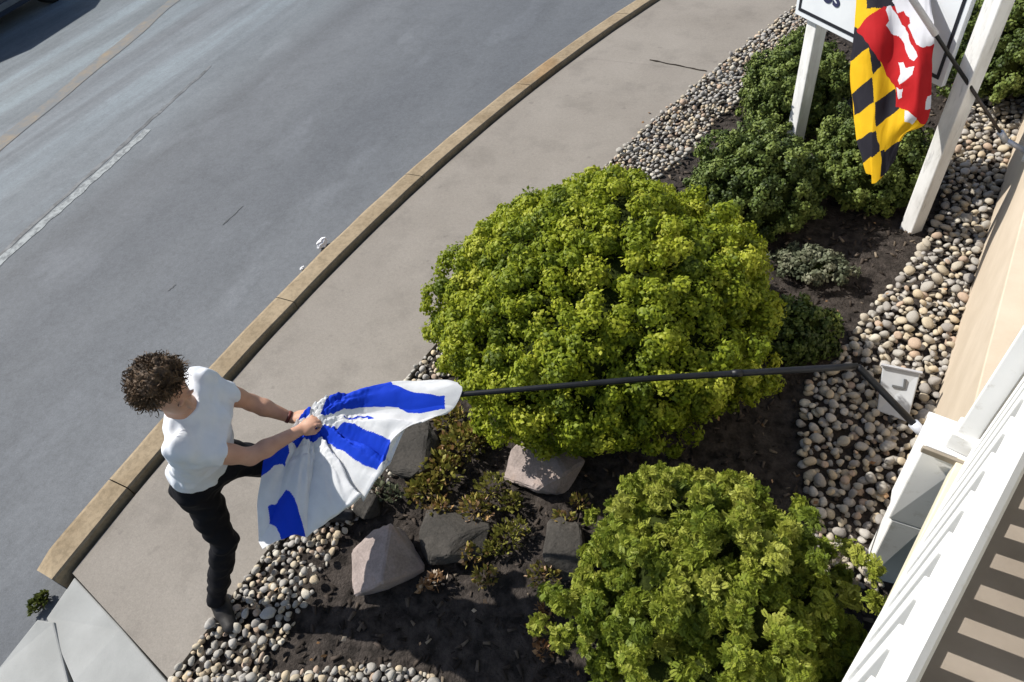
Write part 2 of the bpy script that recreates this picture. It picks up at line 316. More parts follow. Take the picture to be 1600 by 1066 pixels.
# dirt strip below curb joint and pavement joints
bm = bmesh.new(); pv = None
for y in np.r_[np.linspace(Y0 + 0.02, 12, 50), np.linspace(13, 60, 12)]:
    r = [bm.verts.new((xc(y) - 0.06, y, -0.085)), bm.verts.new((xw(y) + 0.02, y, -0.085))]
    if pv: bm.faces.new((pv[0], pv[1], r[1], r[0]))
    pv = r
struct(put('pavement_bed', bm_mesh('pavement_bed', bm), M_GAP))
# curb stones
curb = thing('curb', '', '', (0, 0, 0)); del curb['label']; del curb['category']; struct(curb)
yj = [Y0, W(205, 768)[1]]
while yj[-1] < 22: yj.append(yj[-1] + 1.83)
for i in range(len(yj) - 1):
    bm = bmesh.new(); a, b = yj[i] + (0.004 if i else 0), yj[i + 1] - 0.004; n = max(3, int((b - a) / 0.12)); rings = []
    for k in range(n + 1):
        y = a + (b - a) * k / n; xi = xc(y) - 0.032; j = 0.006 * mnoise.noise((y * 2.3, 4, 0)); j2 = 0.008 * mnoise.noise((y * 3.1, 9, 0)); zt = 0.052 + 0.004 * mnoise.noise((y, 2, 0))
        end = -0.03 if (i == 0 and k == 0) else 0
        prof = [(xi + j, -0.2), (xi + j, zt - 0.012), (xi - 0.012 + j, zt), (xi - 0.175, zt - 0.002 + end), (xi - 0.208 + j2, zt - 0.014 + end), (xi - CURB_W + 0.03 + j2, zt - 0.05 + end), (xi - CURB_W + 0.015 + j2, -0.2)]
        rings.append([bm.verts.new((px_, y, pz_)) for px_, pz_ in prof])
    m = len(rings[0])
    for r0, r1 in zip(rings, rings[1:]):
        for k in range(m - 1): bm.faces.new((r0[k], r0[k + 1], r1[k + 1], r1[k]))
    bm.faces.new(rings[0]); bm.faces.new(rings[-1][::-1])
    put('curb_stone', bm_mesh('curb_stone', bm), M_CURB, curb)
# pavement slabs
walk = thing('pavement', '', '', (0, 0, 0)); del walk['label']; del walk['category']; struct(walk)
crk0, crk1 = W(1020, 95), W(1102, 111)
sk = (crk1[1] - crk0[1]) / (crk1[0] - crk0[0])               # skew of the joints
yb = [W(118, 900)[1], crk0[1] + (xc(crk0[1]) - crk0[0]) * sk, 13.0, 20.0]
def slab_mesh(fa, fb, n=26):
    """slab between joint lines fa(x), fb(x)"""
    bm = bmesh.new(); L = []; R = []
    for k in range(n + 1):
        u = k / n
        ya = fa(0); yb_ = fb(0); y = ya + (yb_ - ya) * u; x0 = xc(y) + 0.004; L.append((x0, y))
        ya = fa(1); yb_ = fb(1); y = ya + (yb_ - ya) * u; R.append((xw(y) - 0.004 + 0.012 * mnoise.noise((y * 3, 0, 3)), y))
    ring = L[::-1] + R
    prism(bm, ring, -0.1, 0.0, 0.002)
    return bm
p268 = W(268, 1066)
joints = [lambda e: (W(118, 900)[1], p268[1] + (xw(p268[1]) - p268[0]) * 0.0)[e] + 0.004,
          lambda e: (crk0[1] - 0.05, crk1[1])[e], lambda e: (13.0, 12.8)[e], lambda e: (24.0, 23.8)[e]]
for i in range(3):
    g0 = 0.0005 if i else 0.0
    bm = slab_mesh(lambda e, i=i: joints[i](e) + g0, lambda e, i=i: joints[i + 1](e) - 0.0005)
    put('slab', bm_mesh('slab', bm), M_CONC, walk)
strip('crack', W(1015, 94), W(1104, 112), 0.022, M_GAP, z=0.004, parent=walk, wob=1.2, n=24)
# driveway apron at the end of the curb
apron = thing('driveway_apron', '', '', (0, 0, 0)); del apron['label']; del apron['category']; struct(apron)
def ringpx(pts): return [tuple(W(p[0], p[1], p[2] if len(p) > 2 else 0.0)[:2]) + ((p[2],) if len(p) > 2 else (0.0,)) for p in pts]
for pts in ([(116, 902, -0.012), (72, 966, -0.05), (114, 1066, -0.02), (160, 1180, -0.02), (345, 1180, -0.02), (262, 1066, -0.016), (190, 982, -0.014)],
            [(58, 968, -0.03), (84, 972, -0.028), (107, 1066, -0.03), (150, 1180, -0.03), (-160, 1180, -0.09), (-6, 1046, -0.085)]):
    bm = bmesh.new(); prism(bm, ringpx(pts), -0.2, 0, 0.01); put('slab', bm_mesh('slab', bm), M_APRON, apron)

# planting bed of dark mulch: uneven sheet between pavement and porch
NX, NY = 90, 190; ygr = np.linspace(-1.6, 14, NY); V = np.zeros((NY, NX, 3))
for j, y in enumerate(ygr):
    x0, x1 = xw(y) + 0.005, max(wallx(y) + 2.2, 3)
    xs = x0 + (x1 - x0) * np.linspace(0, 1, NX) ** 1.3
    for i, x in enumerate(xs):
        e = min(1, (x - x0) / 0.25); V[j, i] = (x, y, -0.045 + 0.03 * e + e * (0.035 * mnoise.noise((x * 1.7, y * 1.7, 0)) + 0.02 * mnoise.noise((x * 7, y * 7, 3))))
idx = np.arange(NX * NY).reshape(NY, NX)
Fq = np.stack([idx[:-1, :-1], idx[:-1, 1:], idx[1:, 1:], idx[1:, :-1]], -1).reshape(-1, 4)
bed = struct(put('mulch_bed', mesh_np('mulch_bed', V.reshape(-1, 3), Fq), M_MULCH, smooth=True))

# ------------------------------------------------------------------ scatter tools
def frames(zdir, roll=None):
    z = zdir / (np.linalg.norm(zdir, axis=1, keepdims=True) + 1e-9)
    ref = rng.normal(size=z.shape); x = np.cross(ref, z); x /= np.linalg.norm(x, axis=1, keepdims=True) + 1e-9
    return np.stack([x, np.cross(z, x), z], -1)      # columns
def frames2(zdir, ydir):
    y = ydir / (np.linalg.norm(ydir, axis=1, keepdims=True) + 1e-9)
    x = np.cross(y, zdir); x /= np.linalg.norm(x, axis=1, keepdims=True) + 1e-9
    return np.stack([x, y, np.cross(x, y)], -1)
def scatter(name, tv, tf, pos, R, sc, tint, shade=None):
    """copies of template (tv, tf) joined in one mesh; R (N,3,3) columns = local axes"""
    N = len(pos); tv = np.asarray(tv, float)
    sc = np.asarray(sc, float); sc = sc[:, None, None] if sc.ndim == 1 else sc[:, None, :]
    V = np.einsum('nij,nkj->nki', R, tv[None] * sc) + pos[:, None, :]
    Fc = (np.asarray(tf)[None] + (np.arange(N) * len(tv))[:, None, None]).reshape(-1, len(tf[0]))
    tt = np.repeat(tint, len(tv))
    if shade is not None: tt = np.clip(tt + np.tile(shade, N), 0, 1)
    return mesh_np(name, V.reshape(-1, 3), Fc, tt)
LEAF_V = [(0, 0, 0), (-0.36, -0.06, 0.45), (0.36, -0.06, 0.45), (0, -0.14, 1.0), (0, 0.05, 0.5)]
LEAF_F = [(0, 4, 1), (0, 2, 4), (1, 4, 3), (4, 2, 3)]
def fan_template(n=6, curl=1.5):
    """a curled fan spray: cupped, with a toothed rim"""
    V = [(0, 0, 0)]; Fc = []
    for i in range(n + 1):
        a = (i / n - 0.5) * 2.3
        for rr, k in ((0.55, 0.25), (1.0 if i % 2 == 0 else 0.82, 1.0)):
            x = math.sin(a) * rr * 0.75; z = math.cos(a) * rr; y = -curl * 0.30 * k * rr + 0.35 * (abs(a) / 1.15) ** 2 * rr
            V.append((x, y, z * (1 - 0.25 * k)))
    for i in range(n):
        a0, a1 = 1 + 2 * i, 3 + 2 * i
        Fc += [(0, a0, a1), (a0, a0 + 1, a1 + 1), (a0, a1 + 1, a1)]
    return V, Fc
def spray_template(n=5):
    """feathery conifer spray: a drooping axis with scale-leaf side twigs"""
    V = []; Fc = []
    def p(u): return np.array([0.0, -0.45 * u * u, u - 0.18 * u * u])
    for i in range(n):
        u = 0.12 + 0.80 * i / (n - 1); b = p(u); L = 0.46 * (1 - 0.55 * abs(u - 0.35))
        for sg in (-1, 1):
            k = len(V); tip = b + np.array([sg * L * 0.85, -0.16 * L, L * 0.75]); m = (b + tip) / 2; w = np.array([0.10, 0.02, -sg * 0.0 + 0.10])
            V += [tuple(b), tuple(m + np.array([-0.075 * 1, 0.02, 0.085 * sg])), tuple(tip), tuple(m + np.array([0.075, 0.02, -0.085 * sg]))]; Fc += [(k, k + 1, k + 2), (k, k + 2, k + 3)]
    k = len(V); e = p(0.85); t_ = p(1.2); V += [tuple(e), tuple((e + t_) / 2 + [-0.09, 0.02, 0]), tuple(t_), tuple((e + t_) / 2 + [0.09, 0.02, 0])]; Fc += [(k, k + 1, k + 2), (k, k + 2, k + 3)]
    return V, Fc
def blob(name, C, R, mat, parent, seed=0, amp=0.12, sub=4, freq=2.2):
    bm = bmesh.new(); bmesh.ops.create_icosphere(bm, subdivisions=sub, radius=1)
    for v in bm.verts:
        n = mnoise.noise((v.co.x * freq + seed, v.co.y * freq, v.co.z * freq)); k = 1 + amp * 2 * n
        v.co = Vector((v.co.x * R[0] * k, v.co.y * R[1] * k, v.co.z * R[2] * k)); v.co += Vector(C)
        if v.co.z < -0.03: v.co.z = -0.03
    return put(name, bm_mesh(name, bm), mat, parent, True)
def bush(name, label, C, R, mat, seed, nclump, clump_r, nleaf, leaf_size, kind='leaf', lump=0.16, freq=1.8, group='evergreen shrubs in the planting bed', zmin=-0.5, skip=None, tintbase=0.45, cat='shrub', core=0.84, face=0.42, rj=(0.88, 1.03), taper=0.0):
    root = thing(name, label, cat, (C[0], C[1], 0), group); C = A(*C); R = A(*R)
    base = A(C[0], C[1], 0)
    # branching stem
    bm = bmesh.new(); tube(bm, [(0, 0, -0.05), (0.01, 0.01, C[2] * 0.6), (0, 0, C[2])], [0.05, 0.04, 0.03], 8)
    for k in range(6):
        a = k * 1.05 + seed; e = C[2] + R[2] * 0.35
        tube(bm, [(0, 0, 0.12), (math.cos(a) * R[0] * 0.35, math.sin(a) * R[1] * 0.35, C[2] * 0.7), (math.cos(a) * R[0] * 0.7, math.sin(a) * R[1] * 0.7, e)], [0.03, 0.02, 0.01], 6)
    put('stem', bm_mesh('stem', bm), M_BARK, root)
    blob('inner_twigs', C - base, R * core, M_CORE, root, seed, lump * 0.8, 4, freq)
    # clump centres, even spread over the crown (golden spiral with jitter)
    i = np.arange(nclump * 2) + 0.5; zz = 1 - 2 * i / (nclump * 2); ph = i * 2.399963
    d = np.stack([np.sqrt(1 - zz ** 2) * np.cos(ph), np.sqrt(1 - zz ** 2) * np.sin(ph), zz], -1) + rng.normal(size=(nclump * 2, 3)) * 0.06
    d /= np.linalg.norm(d, axis=1, keepdims=True); d = d[d[:, 2] > zmin]
    lum = np.array([mnoise.noise((v[0] * freq + seed, v[1] * freq, v[2] * freq)) + 0.5 * mnoise.noise((v[0] * freq * 2.6 + seed, v[1] * freq * 2.6, v[2] * freq * 2.6 + 5)) for v in d])
    rad = (1 + lump * 1.6 * lum) * rng.uniform(rj[0], rj[1], len(d))
    dt = d.copy(); dt[:, :2] *= (1 - taper * np.clip(d[:, 2:], 0, 1)); cen = (C - base) + dt * R * rad[:, None]; ok = cen[:, 2] > 0.03; cen, d, lum = cen[ok], d[ok], lum[ok]
    nrm = d / R; nrm /= np.linalg.norm(nrm, axis=1, keepdims=True)
    n = len(cen); cr = clump_r * rng.uniform(0.7, 1.3, n)
    q = rng.normal(size=(n, nleaf, 3)); q /= np.linalg.norm(q, axis=2, keepdims=True)
    q = q + nrm[:, None] * 0.75; q /= np.linalg.norm(q, axis=2, keepdims=True)
    pos = cen[:, None] + q * cr[:, None, None] * rng.uniform(0.45, 1.0, (n, nleaf, 1))
    zd = q + rng.normal(size=q.shape) * 0.45 + nrm[:, None] * 0.2 + A(0, 0, 0.15)
    ctint = rng.normal(tintbase, 0.22, n) + 0.22 * np.clip(lum, -1, 1)
    tint = np.clip(ctint[:, None] + rng.normal(0, 0.13, (n, nleaf)), 0, 1)
    pos = pos.reshape(-1, 3); zd = zd.reshape(-1, 3); tint = tint.ravel()
    ok = pos[:, 2] > 0.01; pos, zd, tint = pos[ok], zd[ok], tint[ok]
    ax = rng.normal(size=zd.shape) + zd * 0.35
    qq = q.reshape(-1, 3)[ok] + rng.normal(size=zd.shape) * face
    if kind == 'leaf':
        me = scatter('foliage', LEAF_V, LEAF_F, pos, frames2(ax, qq), leaf_size * rng.uniform(0.65, 1.35, len(pos)), tint)
    elif kind == 'fan':
        tv, tf = spray_template(); me = scatter('foliage', tv, tf, pos, frames2(zd * 0.6 + ax * 0.6, qq), leaf_size * rng.uniform(0.7, 1.4, len(pos)), tint)
    put('foliage', me, mat, root)
    return root

# ------------------------------------------------------------------ river stone beds
def stone_variants(n, seed):
    out = []
    for k in range(n):
        bm = bmesh.new(); bmesh.ops.create_icosphere(bm, subdivisions=2, radius=1)
        sx, sy, sz = random.uniform(0.85, 1.25), random.uniform(0.7, 1.0), random.uniform(0.5, 0.75)
        cuts = [(Vector((random.gauss(0, 1), random.gauss(0, 1), random.gauss(0, 1))).normalized(), random.uniform(0.58, 0.88)) for _ in range(7)]
        for v in bm.verts:
            c = v.co.copy(); c *= 1 + 0.16 * mnoise.noise((c.x * 1.3 + k * 9 + seed, c.y * 1.3, c.z * 1.3))
            for nn, dd in cuts:
                e = c.dot(nn) - dd
                if e > 0: c -= nn * e * 0.8
            v.co = Vector((c.x * sx, c.y * sy, c.z * sz))
        V = np.array([v.co[:] for v in bm.verts]); bm.verts.index_update(); Fc = np.array([[v.index for v in f.verts] for f in bm.faces]); bm.free(); out.append((V, Fc))
    return out
SV = stone_variants(16, 3)
def darts(poly, rfun, tries, zlift, k=0.82):
    """pack round stones in polygon poly (ground xy)"""
    P = np.array(poly); lo, hi = P.min(0), P.max(0); cell = {}; out = []; cs = 0.12
    cand = rng.uniform(lo, hi, (tries, 2)); cand = cand[inpoly(cand, poly)]
    for x, y in cand:
        r = rfun(x, y); ci, cj = int(x / cs // 1), int(y / cs // 1); ok = True
        for a in (-1, 0, 1):
            for b in (-1, 0, 1):
                for (u, v, s_) in cell.get((ci + a, cj + b), ()):
                    if (u - x) ** 2 + (v - y) ** 2 < (k * (r + s_)) ** 2: ok = False; break
                if not ok: break
            if not ok: break
        if ok: cell.setdefault((ci, cj), []).append((x, y, r)); out.append((x, y, r, zlift + r * 0.35))
    return out
def hidden_px(p):
    """screen places of the photograph where shrubs or figures stand before the stones"""
    h = ((p[:, 0] - 935) / 285) ** 2 + ((p[:, 1] - 490) / 230) ** 2 < 1
    h |= ((p[:, 0] - 1100) / 250) ** 2 + ((p[:, 1] - 930) / 230) ** 2 < 1
    h |= (p[:, 0] < 0) | (p[:, 0] > 1600) | (p[:, 1] < 0) | (p[:, 1] > 1066)
    return h
def stone_bed(polys, rfun, tries, n_single, weights, extra=()):
    root = None; st = []
    for poly in polys:
        st += darts(poly, rfun, tries, -0.012); st += darts(poly, rfun, int(tries * 0.55), 0.028, 0.95)
    st += list(extra)
    bm = bmesh.new(); 
    root = bpy.data.objects.new('stone_bed', None); COL.objects.link(root); struct(root); bm.free()
    st = np.array(st); n = len(st); pos = np.c_[st[:, :2], st[:, 3]]; p, dep = PX(pos)
    vis = np.where(hidden_px(p), -1, st[:, 2] / dep * (0.5 + (st[:, 3] > 0.03))); order = np.argsort(-vis)
    tints = np.clip(rng.choice(len(weights), n, p=np.array(weights) / sum(weights)) / 10.0 + 0.04 , 0, 1)
    ang = rng.uniform(0, 6.283, n); tl = rng.normal(0, 0.3, (n, 2)); var = rng.integers(0, len(SV), n)
    def rot(i):
        return np.array(Matrix.Rotation(ang[i], 3, 'Z') @ Matrix.Rotation(tl[i, 0], 3, 'X') @ Matrix.Rotation(tl[i, 1], 3, 'Y'))
    cache = {}
    for i in order[:n_single]:
        key = (var[i], round(float(tints[i]), 2))
        if key not in cache:
            V, Fc = SV[key[0]]; me = mesh_np('stone', V, Fc, np.full(len(V), key[1])); me.polygons.foreach_set('use_smooth', np.ones(len(Fc), bool)); me.materials.append(M_STONE); cache[key] = me
        o = bpy.data.objects.new('stone', cache[key]); COL.objects.link(o); o.parent = root
        m = Matrix(rot(i).tolist()).to_4x4(); o.matrix_local = Matrix.Translation(pos[i]) @ m @ Matrix.Scale(float(st[i, 2]), 4)
    VV, FF, TT = [], [], []; off = 0
    for i in order[n_single:]:
        V, Fc = SV[var[i]]; VV.append(V * st[i, 2] @ rot(i).T + pos[i]); FF.append(Fc + off); TT.append(np.full(len(V), tints[i])); off += len(V)
    o = put('small_stones', mesh_np('small_stones', np.concatenate(VV), np.concatenate(FF), np.concatenate(TT)), M_STONE, root, True); stuff(o)
    return root
def P2(*pts): return [tuple(W(*p)[:2]) for p in pts]
# along the pavement
yA = np.linspace(-0.5, 10.5, 30)
bedA_left = [(xw(y) + 0.005, y) for y in yA]
def bedw(y): return 0.42 if y < 1.4 else (0.30 if y < 3.2 else 0.30 + 0.28 * min(1, (y - 3.2) / 1.6))
bedA = bedA_left + [(xw(y) + bedw(y) + 0.05 * math.sin(y * 5), y) for y in yA[::-1]]
bedA2 = P2((300, 1066), (540, 1045), (600, 1040), (680, 1056), (700, 1110), (300, 1180))
stone_bed([bedA, bedA2], lambda x, y: random.uniform(0.013, 0.031) * (1.0 if random.random() < 0.88 else 1.35), 60000, 140, [2, 5, 5, 3, 3, 1, 6, 4, 1, 3])
# along the porch wall
bedB = P2((1258, 600), (1248, 680), (1262, 780), (1275, 860), (1300, 912), (1352, 915)) + [(wallx(y) - 0.01, y) for y in np.linspace(1.75, 9, 12)] + P2((1500, 60), (1490, 150), (1478, 260), (1468, 330), (1440, 390), (1400, 440), (1352, 490), (1322, 540), (1300, 575))
stone_bed([bedB], lambda x, y: random.uniform(0.018, 0.043) * (1.0 if random.random() < 0.9 else 1.3), 30000, 160, [6, 2, 4, 1, 4, 5, 2, 4, 1, 2])

# bark chips on the mulch (uncountable)
n = 5200; bx = rng.uniform(-2.3, 1.3, n); by = rng.uniform(-0.2, 8.5, n); ok = np.array([x > xw(y) + 0.1 and x < wallx(y) for x, y in zip(bx, by)])
bx, by = bx[ok], by[ok]; n = len(bx)
cz_ = np.array([-0.012 + 0.035 * mnoise.noise((x * 1.7, y * 1.7, 0)) + 0.02 * mnoise.noise((x * 7, y * 7, 3)) for x, y in zip(bx, by)])
CV = [(sx * 0.5, sy * 0.16 * (1 - 0.3 * sx), sz * 0.06) for sz in (-1, 1) for sx, sy in ((-1, -1), (1, -1), (1, 1), (-1, 1))]
CF = [(3, 2, 1, 0), (4, 5, 6, 7), (0, 1, 5, 4), (1, 2, 6, 5), (2, 3, 7, 6), (3, 0, 4, 7)]
zd = rng.normal(size=(n, 3)) * 0.28 + A(0, 0, 1)
stuff(tag(put('bark_chips', scatter('bark_chips', CV, CF, np.c_[bx, by, cz_ + 0.004], frames(zd), rng.uniform(0.02, 0.06, n), rng.uniform(0, 1, n) ** 1.3), M_CHIP), 'dark bark chips strewn over the planting bed', 'bark'))
#@@BUSHES
# ------------------------------------------------------------------ shrubs
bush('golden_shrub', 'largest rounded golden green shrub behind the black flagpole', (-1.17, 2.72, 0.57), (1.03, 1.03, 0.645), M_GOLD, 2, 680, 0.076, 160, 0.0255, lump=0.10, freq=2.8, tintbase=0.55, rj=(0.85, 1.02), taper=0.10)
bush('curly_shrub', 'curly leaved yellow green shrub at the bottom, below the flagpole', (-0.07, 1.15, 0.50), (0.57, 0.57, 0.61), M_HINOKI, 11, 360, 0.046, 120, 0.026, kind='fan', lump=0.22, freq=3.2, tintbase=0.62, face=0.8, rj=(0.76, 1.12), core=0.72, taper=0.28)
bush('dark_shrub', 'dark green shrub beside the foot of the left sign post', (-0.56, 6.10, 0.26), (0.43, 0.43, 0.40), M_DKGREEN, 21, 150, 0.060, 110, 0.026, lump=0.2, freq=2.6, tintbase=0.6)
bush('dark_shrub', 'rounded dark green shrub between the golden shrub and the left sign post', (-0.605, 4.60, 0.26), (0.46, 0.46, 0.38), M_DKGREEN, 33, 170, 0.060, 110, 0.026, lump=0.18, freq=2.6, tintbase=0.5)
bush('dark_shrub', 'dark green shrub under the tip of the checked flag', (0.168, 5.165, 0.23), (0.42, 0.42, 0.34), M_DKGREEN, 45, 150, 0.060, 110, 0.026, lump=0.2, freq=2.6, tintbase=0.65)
bush('dark_shrub', 'dark green shrub at the right edge, behind the right sign post', (1.02, 7.0, 0.35), (0.45, 0.62, 0.45), M_DKGREEN, 57, 170, 0.064, 110, 0.028, lump=0.22, freq=2.4, tintbase=0.5)
bush('low_shrub', 'small dark shrub tucked against the right of the golden shrub', (-0.0, 3.27, 0.11), (0.21, 0.21, 0.18), M_DKGREEN, 63, 60, 0.045, 60, 0.028, lump=0.2, tintbase=0.4)
bush('silvery_plant', 'low grey green plant on bare mulch beside the golden shrub', (-0.03, 4.02, 0.05), (0.25, 0.15, 0.11), M_GREYGREEN, 71, 34, 0.045, 60, 0.030, lump=0.3, freq=3, group=None, cat='plant', core=0.6)
#@@ROCKS
# ------------------------------------------------------------------ boulders
def boulder(label, px, zc, size, mat, seed, rot=0.0, cuts=17, group='boulders in the planting bed'):
    c = W(*px, zc); r_ = random.Random(seed)
    bm = bmesh.new()
    for _ in range(cuts):
        q = Vector((r_.gauss(0, 1), r_.gauss(0, 1), r_.gauss(0, 0.8))).normalized(); q *= r_.uniform(0.85, 1.1); q.z = min(q.z, 0.62 + 0.1 * r_.random()); bm.verts.new(q)
    h_ = bmesh.ops.convex_hull(bm, input=bm.verts); bmesh.ops.delete(bm, geom=[v for v in bm.verts if not v.link_faces], context='VERTS')
    bmesh.ops.bevel(bm, geom=list(bm.edges), offset=0.05, segments=1, affect='EDGES', profile=0.5)
    bmesh.ops.triangulate(bm, faces=bm.faces)
    bmesh.ops.subdivide_edges(bm, edges=list(bm.edges), cuts=3, use_grid_fill=True)
    for v in bm.verts:
        q = v.co; q = q * (1 + 0.05 * mnoise.noise((q.x * 2.5 + seed, q.y * 2.5, q.z * 2.5)) + 0.035 * mnoise.noise((q.x * 7 + seed, q.y * 7, q.z * 7)) + 0.015 * mnoise.noise((q.x * 19 + seed, q.y * 19, q.z * 19)))
        v.co = Vector((q.x * size[0] * 1.1, q.y * size[1] * 1.1, q.z * size[2] * 1.35))
    bmesh.ops.rotate(bm, verts=bm.verts, cent=(0, 0, 0), matrix=Matrix.Rotation(rot, 3, 'Z'))
    o = put('boulder', bm_mesh('boulder', bm), mat, None, False, tuple(c)); 
    return tag(o, label, 'boulder', group)
boulder('pinkish grey flat topped boulder below the blue and white flag', (602, 880), 0.08, (0.21, 0.22, 0.14), M_BOULDER, 52, 0.5, 12)
boulder('dark slab like boulder just right of the blue and white flag', (640, 700), 0.08, (0.20, 0.26, 0.11), M_DBOULDER, 8, 0.9)
boulder('dark grey boulder between the pinkish boulder and the reddish plant', (705, 838), 0.02, (0.21, 0.20, 0.10), M_DBOULDER, 14, 0.2)
boulder('light grey boulder at the foot of the golden shrub', (850, 718), 0.06, (0.25, 0.22, 0.15), M_BOULDER, 23, 0.7)
boulder('dark grey boulder beside the curly shrub', (885, 862), 0.03, (0.16, 0.20, 0.09), M_DBOULDER, 31, 0.1)
boulder('small dark boulder under the hem of the flag', (572, 790), 0.03, (0.10, 0.12, 0.08), M_DBOULDER, 41, 0.4)

def plant(name, label, spots, mat, leaf, n, tint=(0.5, 0.2), cat='plant', zup=0.6, up=0.35, z0=0.0):
    c0 = W(*spots[0][:2], z0); root = thing(name, label, cat, tuple(c0)); pos = []; zd = []
    bm = bmesh.new()
    for (x, y, rad, h) in spots:
        c = W(x, y, z0) - c0; k = int(n * rad / 0.1)
        q = rng.normal(size=(k, 3)); q /= np.linalg.norm(q, axis=1, keepdims=True); q[:, 2] = np.abs(q[:, 2])
        pos.append(c + q * A(rad, rad, h) * rng.uniform(0.5, 1, (k, 1)) + A(0, 0, 0.02)); zd.append(q + rng.normal(size=(k, 3)) * up + A(0, 0, zup))
        if (x, y, rad, h) != spots[0]: tube(bm, [(0, 0, 0.005), tuple(c * 0.5 + A(0, 0, 0.01)), tuple(c + A(0, 0, 0.005))], [0.007, 0.006, 0.006], 5)
        for s_ in range(5):
            a = rng.uniform(0, 6.28); tube(bm, [tuple(c), tuple(c + A(math.cos(a) * rad * 0.4, math.sin(a) * rad * 0.4, h * 0.5)), tuple(c + A(math.cos(a) * rad * 0.8, math.sin(a) * rad * 0.8, h * 0.8))], [0.006, 0.005, 0.003], 5)
    put('stem', bm_mesh('stem', bm), M_BARK, root)
    pos = np.concatenate(pos); zd = np.concatenate(zd)
    put('foliage', scatter('foliage', LEAF_V, LEAF_F, pos, frames(zd), leaf * rng.uniform(0.6, 1.3, len(pos)), np.clip(rng.normal(tint[0], tint[1], len(pos)), 0, 1)), mat, root)
    return root
plant('sedum_plant', 'olive and reddish leafy plant between the flag and golden shrub', [(690, 745, 0.14, 0.15), (722, 702, 0.14, 0.17), (664, 772, 0.10, 0.10), (705, 662, 0.11, 0.13), (742, 690, 0.09, 0.14)], M_SEDUM, 0.042, 170, (0.52, 0.24))
plant('sedum_plant', 'reddish brown leafy plant around the dark grey boulder', [(745, 800, 0.10, 0.09), (690, 800, 0.07, 0.07), (760, 905, 0.07, 0.05), (735, 870, 0.06, 0.06)], M_SEDUM, 0.036, 130, (0.72, 0.2))
plant('sedum_plant', 'brownish leafy plant left of the curly shrub, above the dry tuft', [(850, 905, 0.09, 0.07), (880, 820, 0.07, 0.07), (905, 790, 0.05, 0.06)], M_SEDUM, 0.034, 110, (0.62, 0.25))
plant('sedum_plant', 'small yellowish green leafy plant right of the dark grey boulder', [(790, 845, 0.10, 0.10), (810, 830, 0.06, 0.07), (772, 862, 0.05, 0.06)], M_SEDUM, 0.032, 130, (0.35, 0.15))
plant('sedum_plant', 'green leafy tuft below the light grey boulder', [(770, 772, 0.12, 0.11), (800, 790, 0.06, 0.08)], M_SEDUM, 0.034, 130, (0.30, 0.15))
plant('grey_green_tuft', 'grey green tuft peeping out at the edge of the flag', [(592, 770, 0.08, 0.10), (620, 778, 0.06, 0.07)], M_GREYGREEN, 0.034, 110, (0.35, 0.2))
plant('dry_tuft', 'pale orange dry tuft beside the pinkish boulder', [(682, 912, 0.05, 0.05), (665, 920, 0.03, 0.03)], M_DRY, 0.035, 130, (0.7, 0.2))
plant('dry_tuft', 'brown dry tuft left of the curly shrub', [(842, 985, 0.06, 0.07), (855, 955, 0.05, 0.06), (850, 1020, 0.04, 0.05)], M_DRY, 0.032, 100, (0.45, 0.22))
plant('weed', 'green weed growing at the end of the curb', [(66, 948, 0.055, 0.05), (74, 936, 0.03, 0.04)], M_WEED, 0.030, 260, (0.5, 0.25), zup=1.0, z0=ROAD_Z)

# fallen leaves over bed, stones and pavement edge
n = 170; lx = rng.uniform(-2.4, 1.0, n); ly = rng.uniform(-0.1, 7.5, n); ok = np.array([xw(y) - 0.12 < x < wallx(y) - 0.03 for x, y in zip(lx, ly)]); lx, ly = lx[ok], ly[ok]; n = len(lx)
zd = rng.normal(size=(n, 3)) * A(1, 1, 0.25); yd = rng.normal(size=(n, 3)) * 0.45 + A(0, 0, 1)
lz = np.array([0.012 if x < xw(y) else 0.055 for x, y in zip(lx, ly)])
stuff(tag(put('leaf_litter', scatter('leaf_litter', LEAF_V, LEAF_F, np.c_[lx, ly, lz], frames2(zd, yd), rng.uniform(0.018, 0.045, n), rng.uniform(0.1, 1, n)), M_DRY), 'dry leaves scattered over the planting bed and stones', 'leaves'))
#@@PORCH
# ------------------------------------------------------------------ porch
DZ = 1.05
RD = unit(W(1600, 745, 1.95) - W(1440, 1066, 1.95)); RN = A(-RD[1], RD[0], 0)      # railing direction, outward normal
porch = thing('porch', 'raised porch with tan wall and white railing along the right edge', 'porch', (0, 0, 0))
wd3 = A(WDIR[0], WDIR[1], 0); wn3 = A(WNRM[0], WNRM[1], 0)
pierc = A(0.66, 1.92, 0)
# wall
bm = bmesh.new(); a = wf1 + wd3 * (-0.80); b = wf0 + wd3 * 4.0; inn = -wn3 * 0.22
hexa(bm, [a + A(0, 0, -0.2), a + inn + A(0, 0, -0.2), b + inn + A(0, 0, -0.2), b + A(0, 0, -0.2), a + A(0, 0, DZ - 0.012), a + inn + A(0, 0, DZ - 0.012), b + inn + A(0, 0, DZ - 0.012), b + A(0, 0, DZ - 0.012)], 0.006)
put('wall', bm_mesh('wall', bm), M_STUCCO, porch)
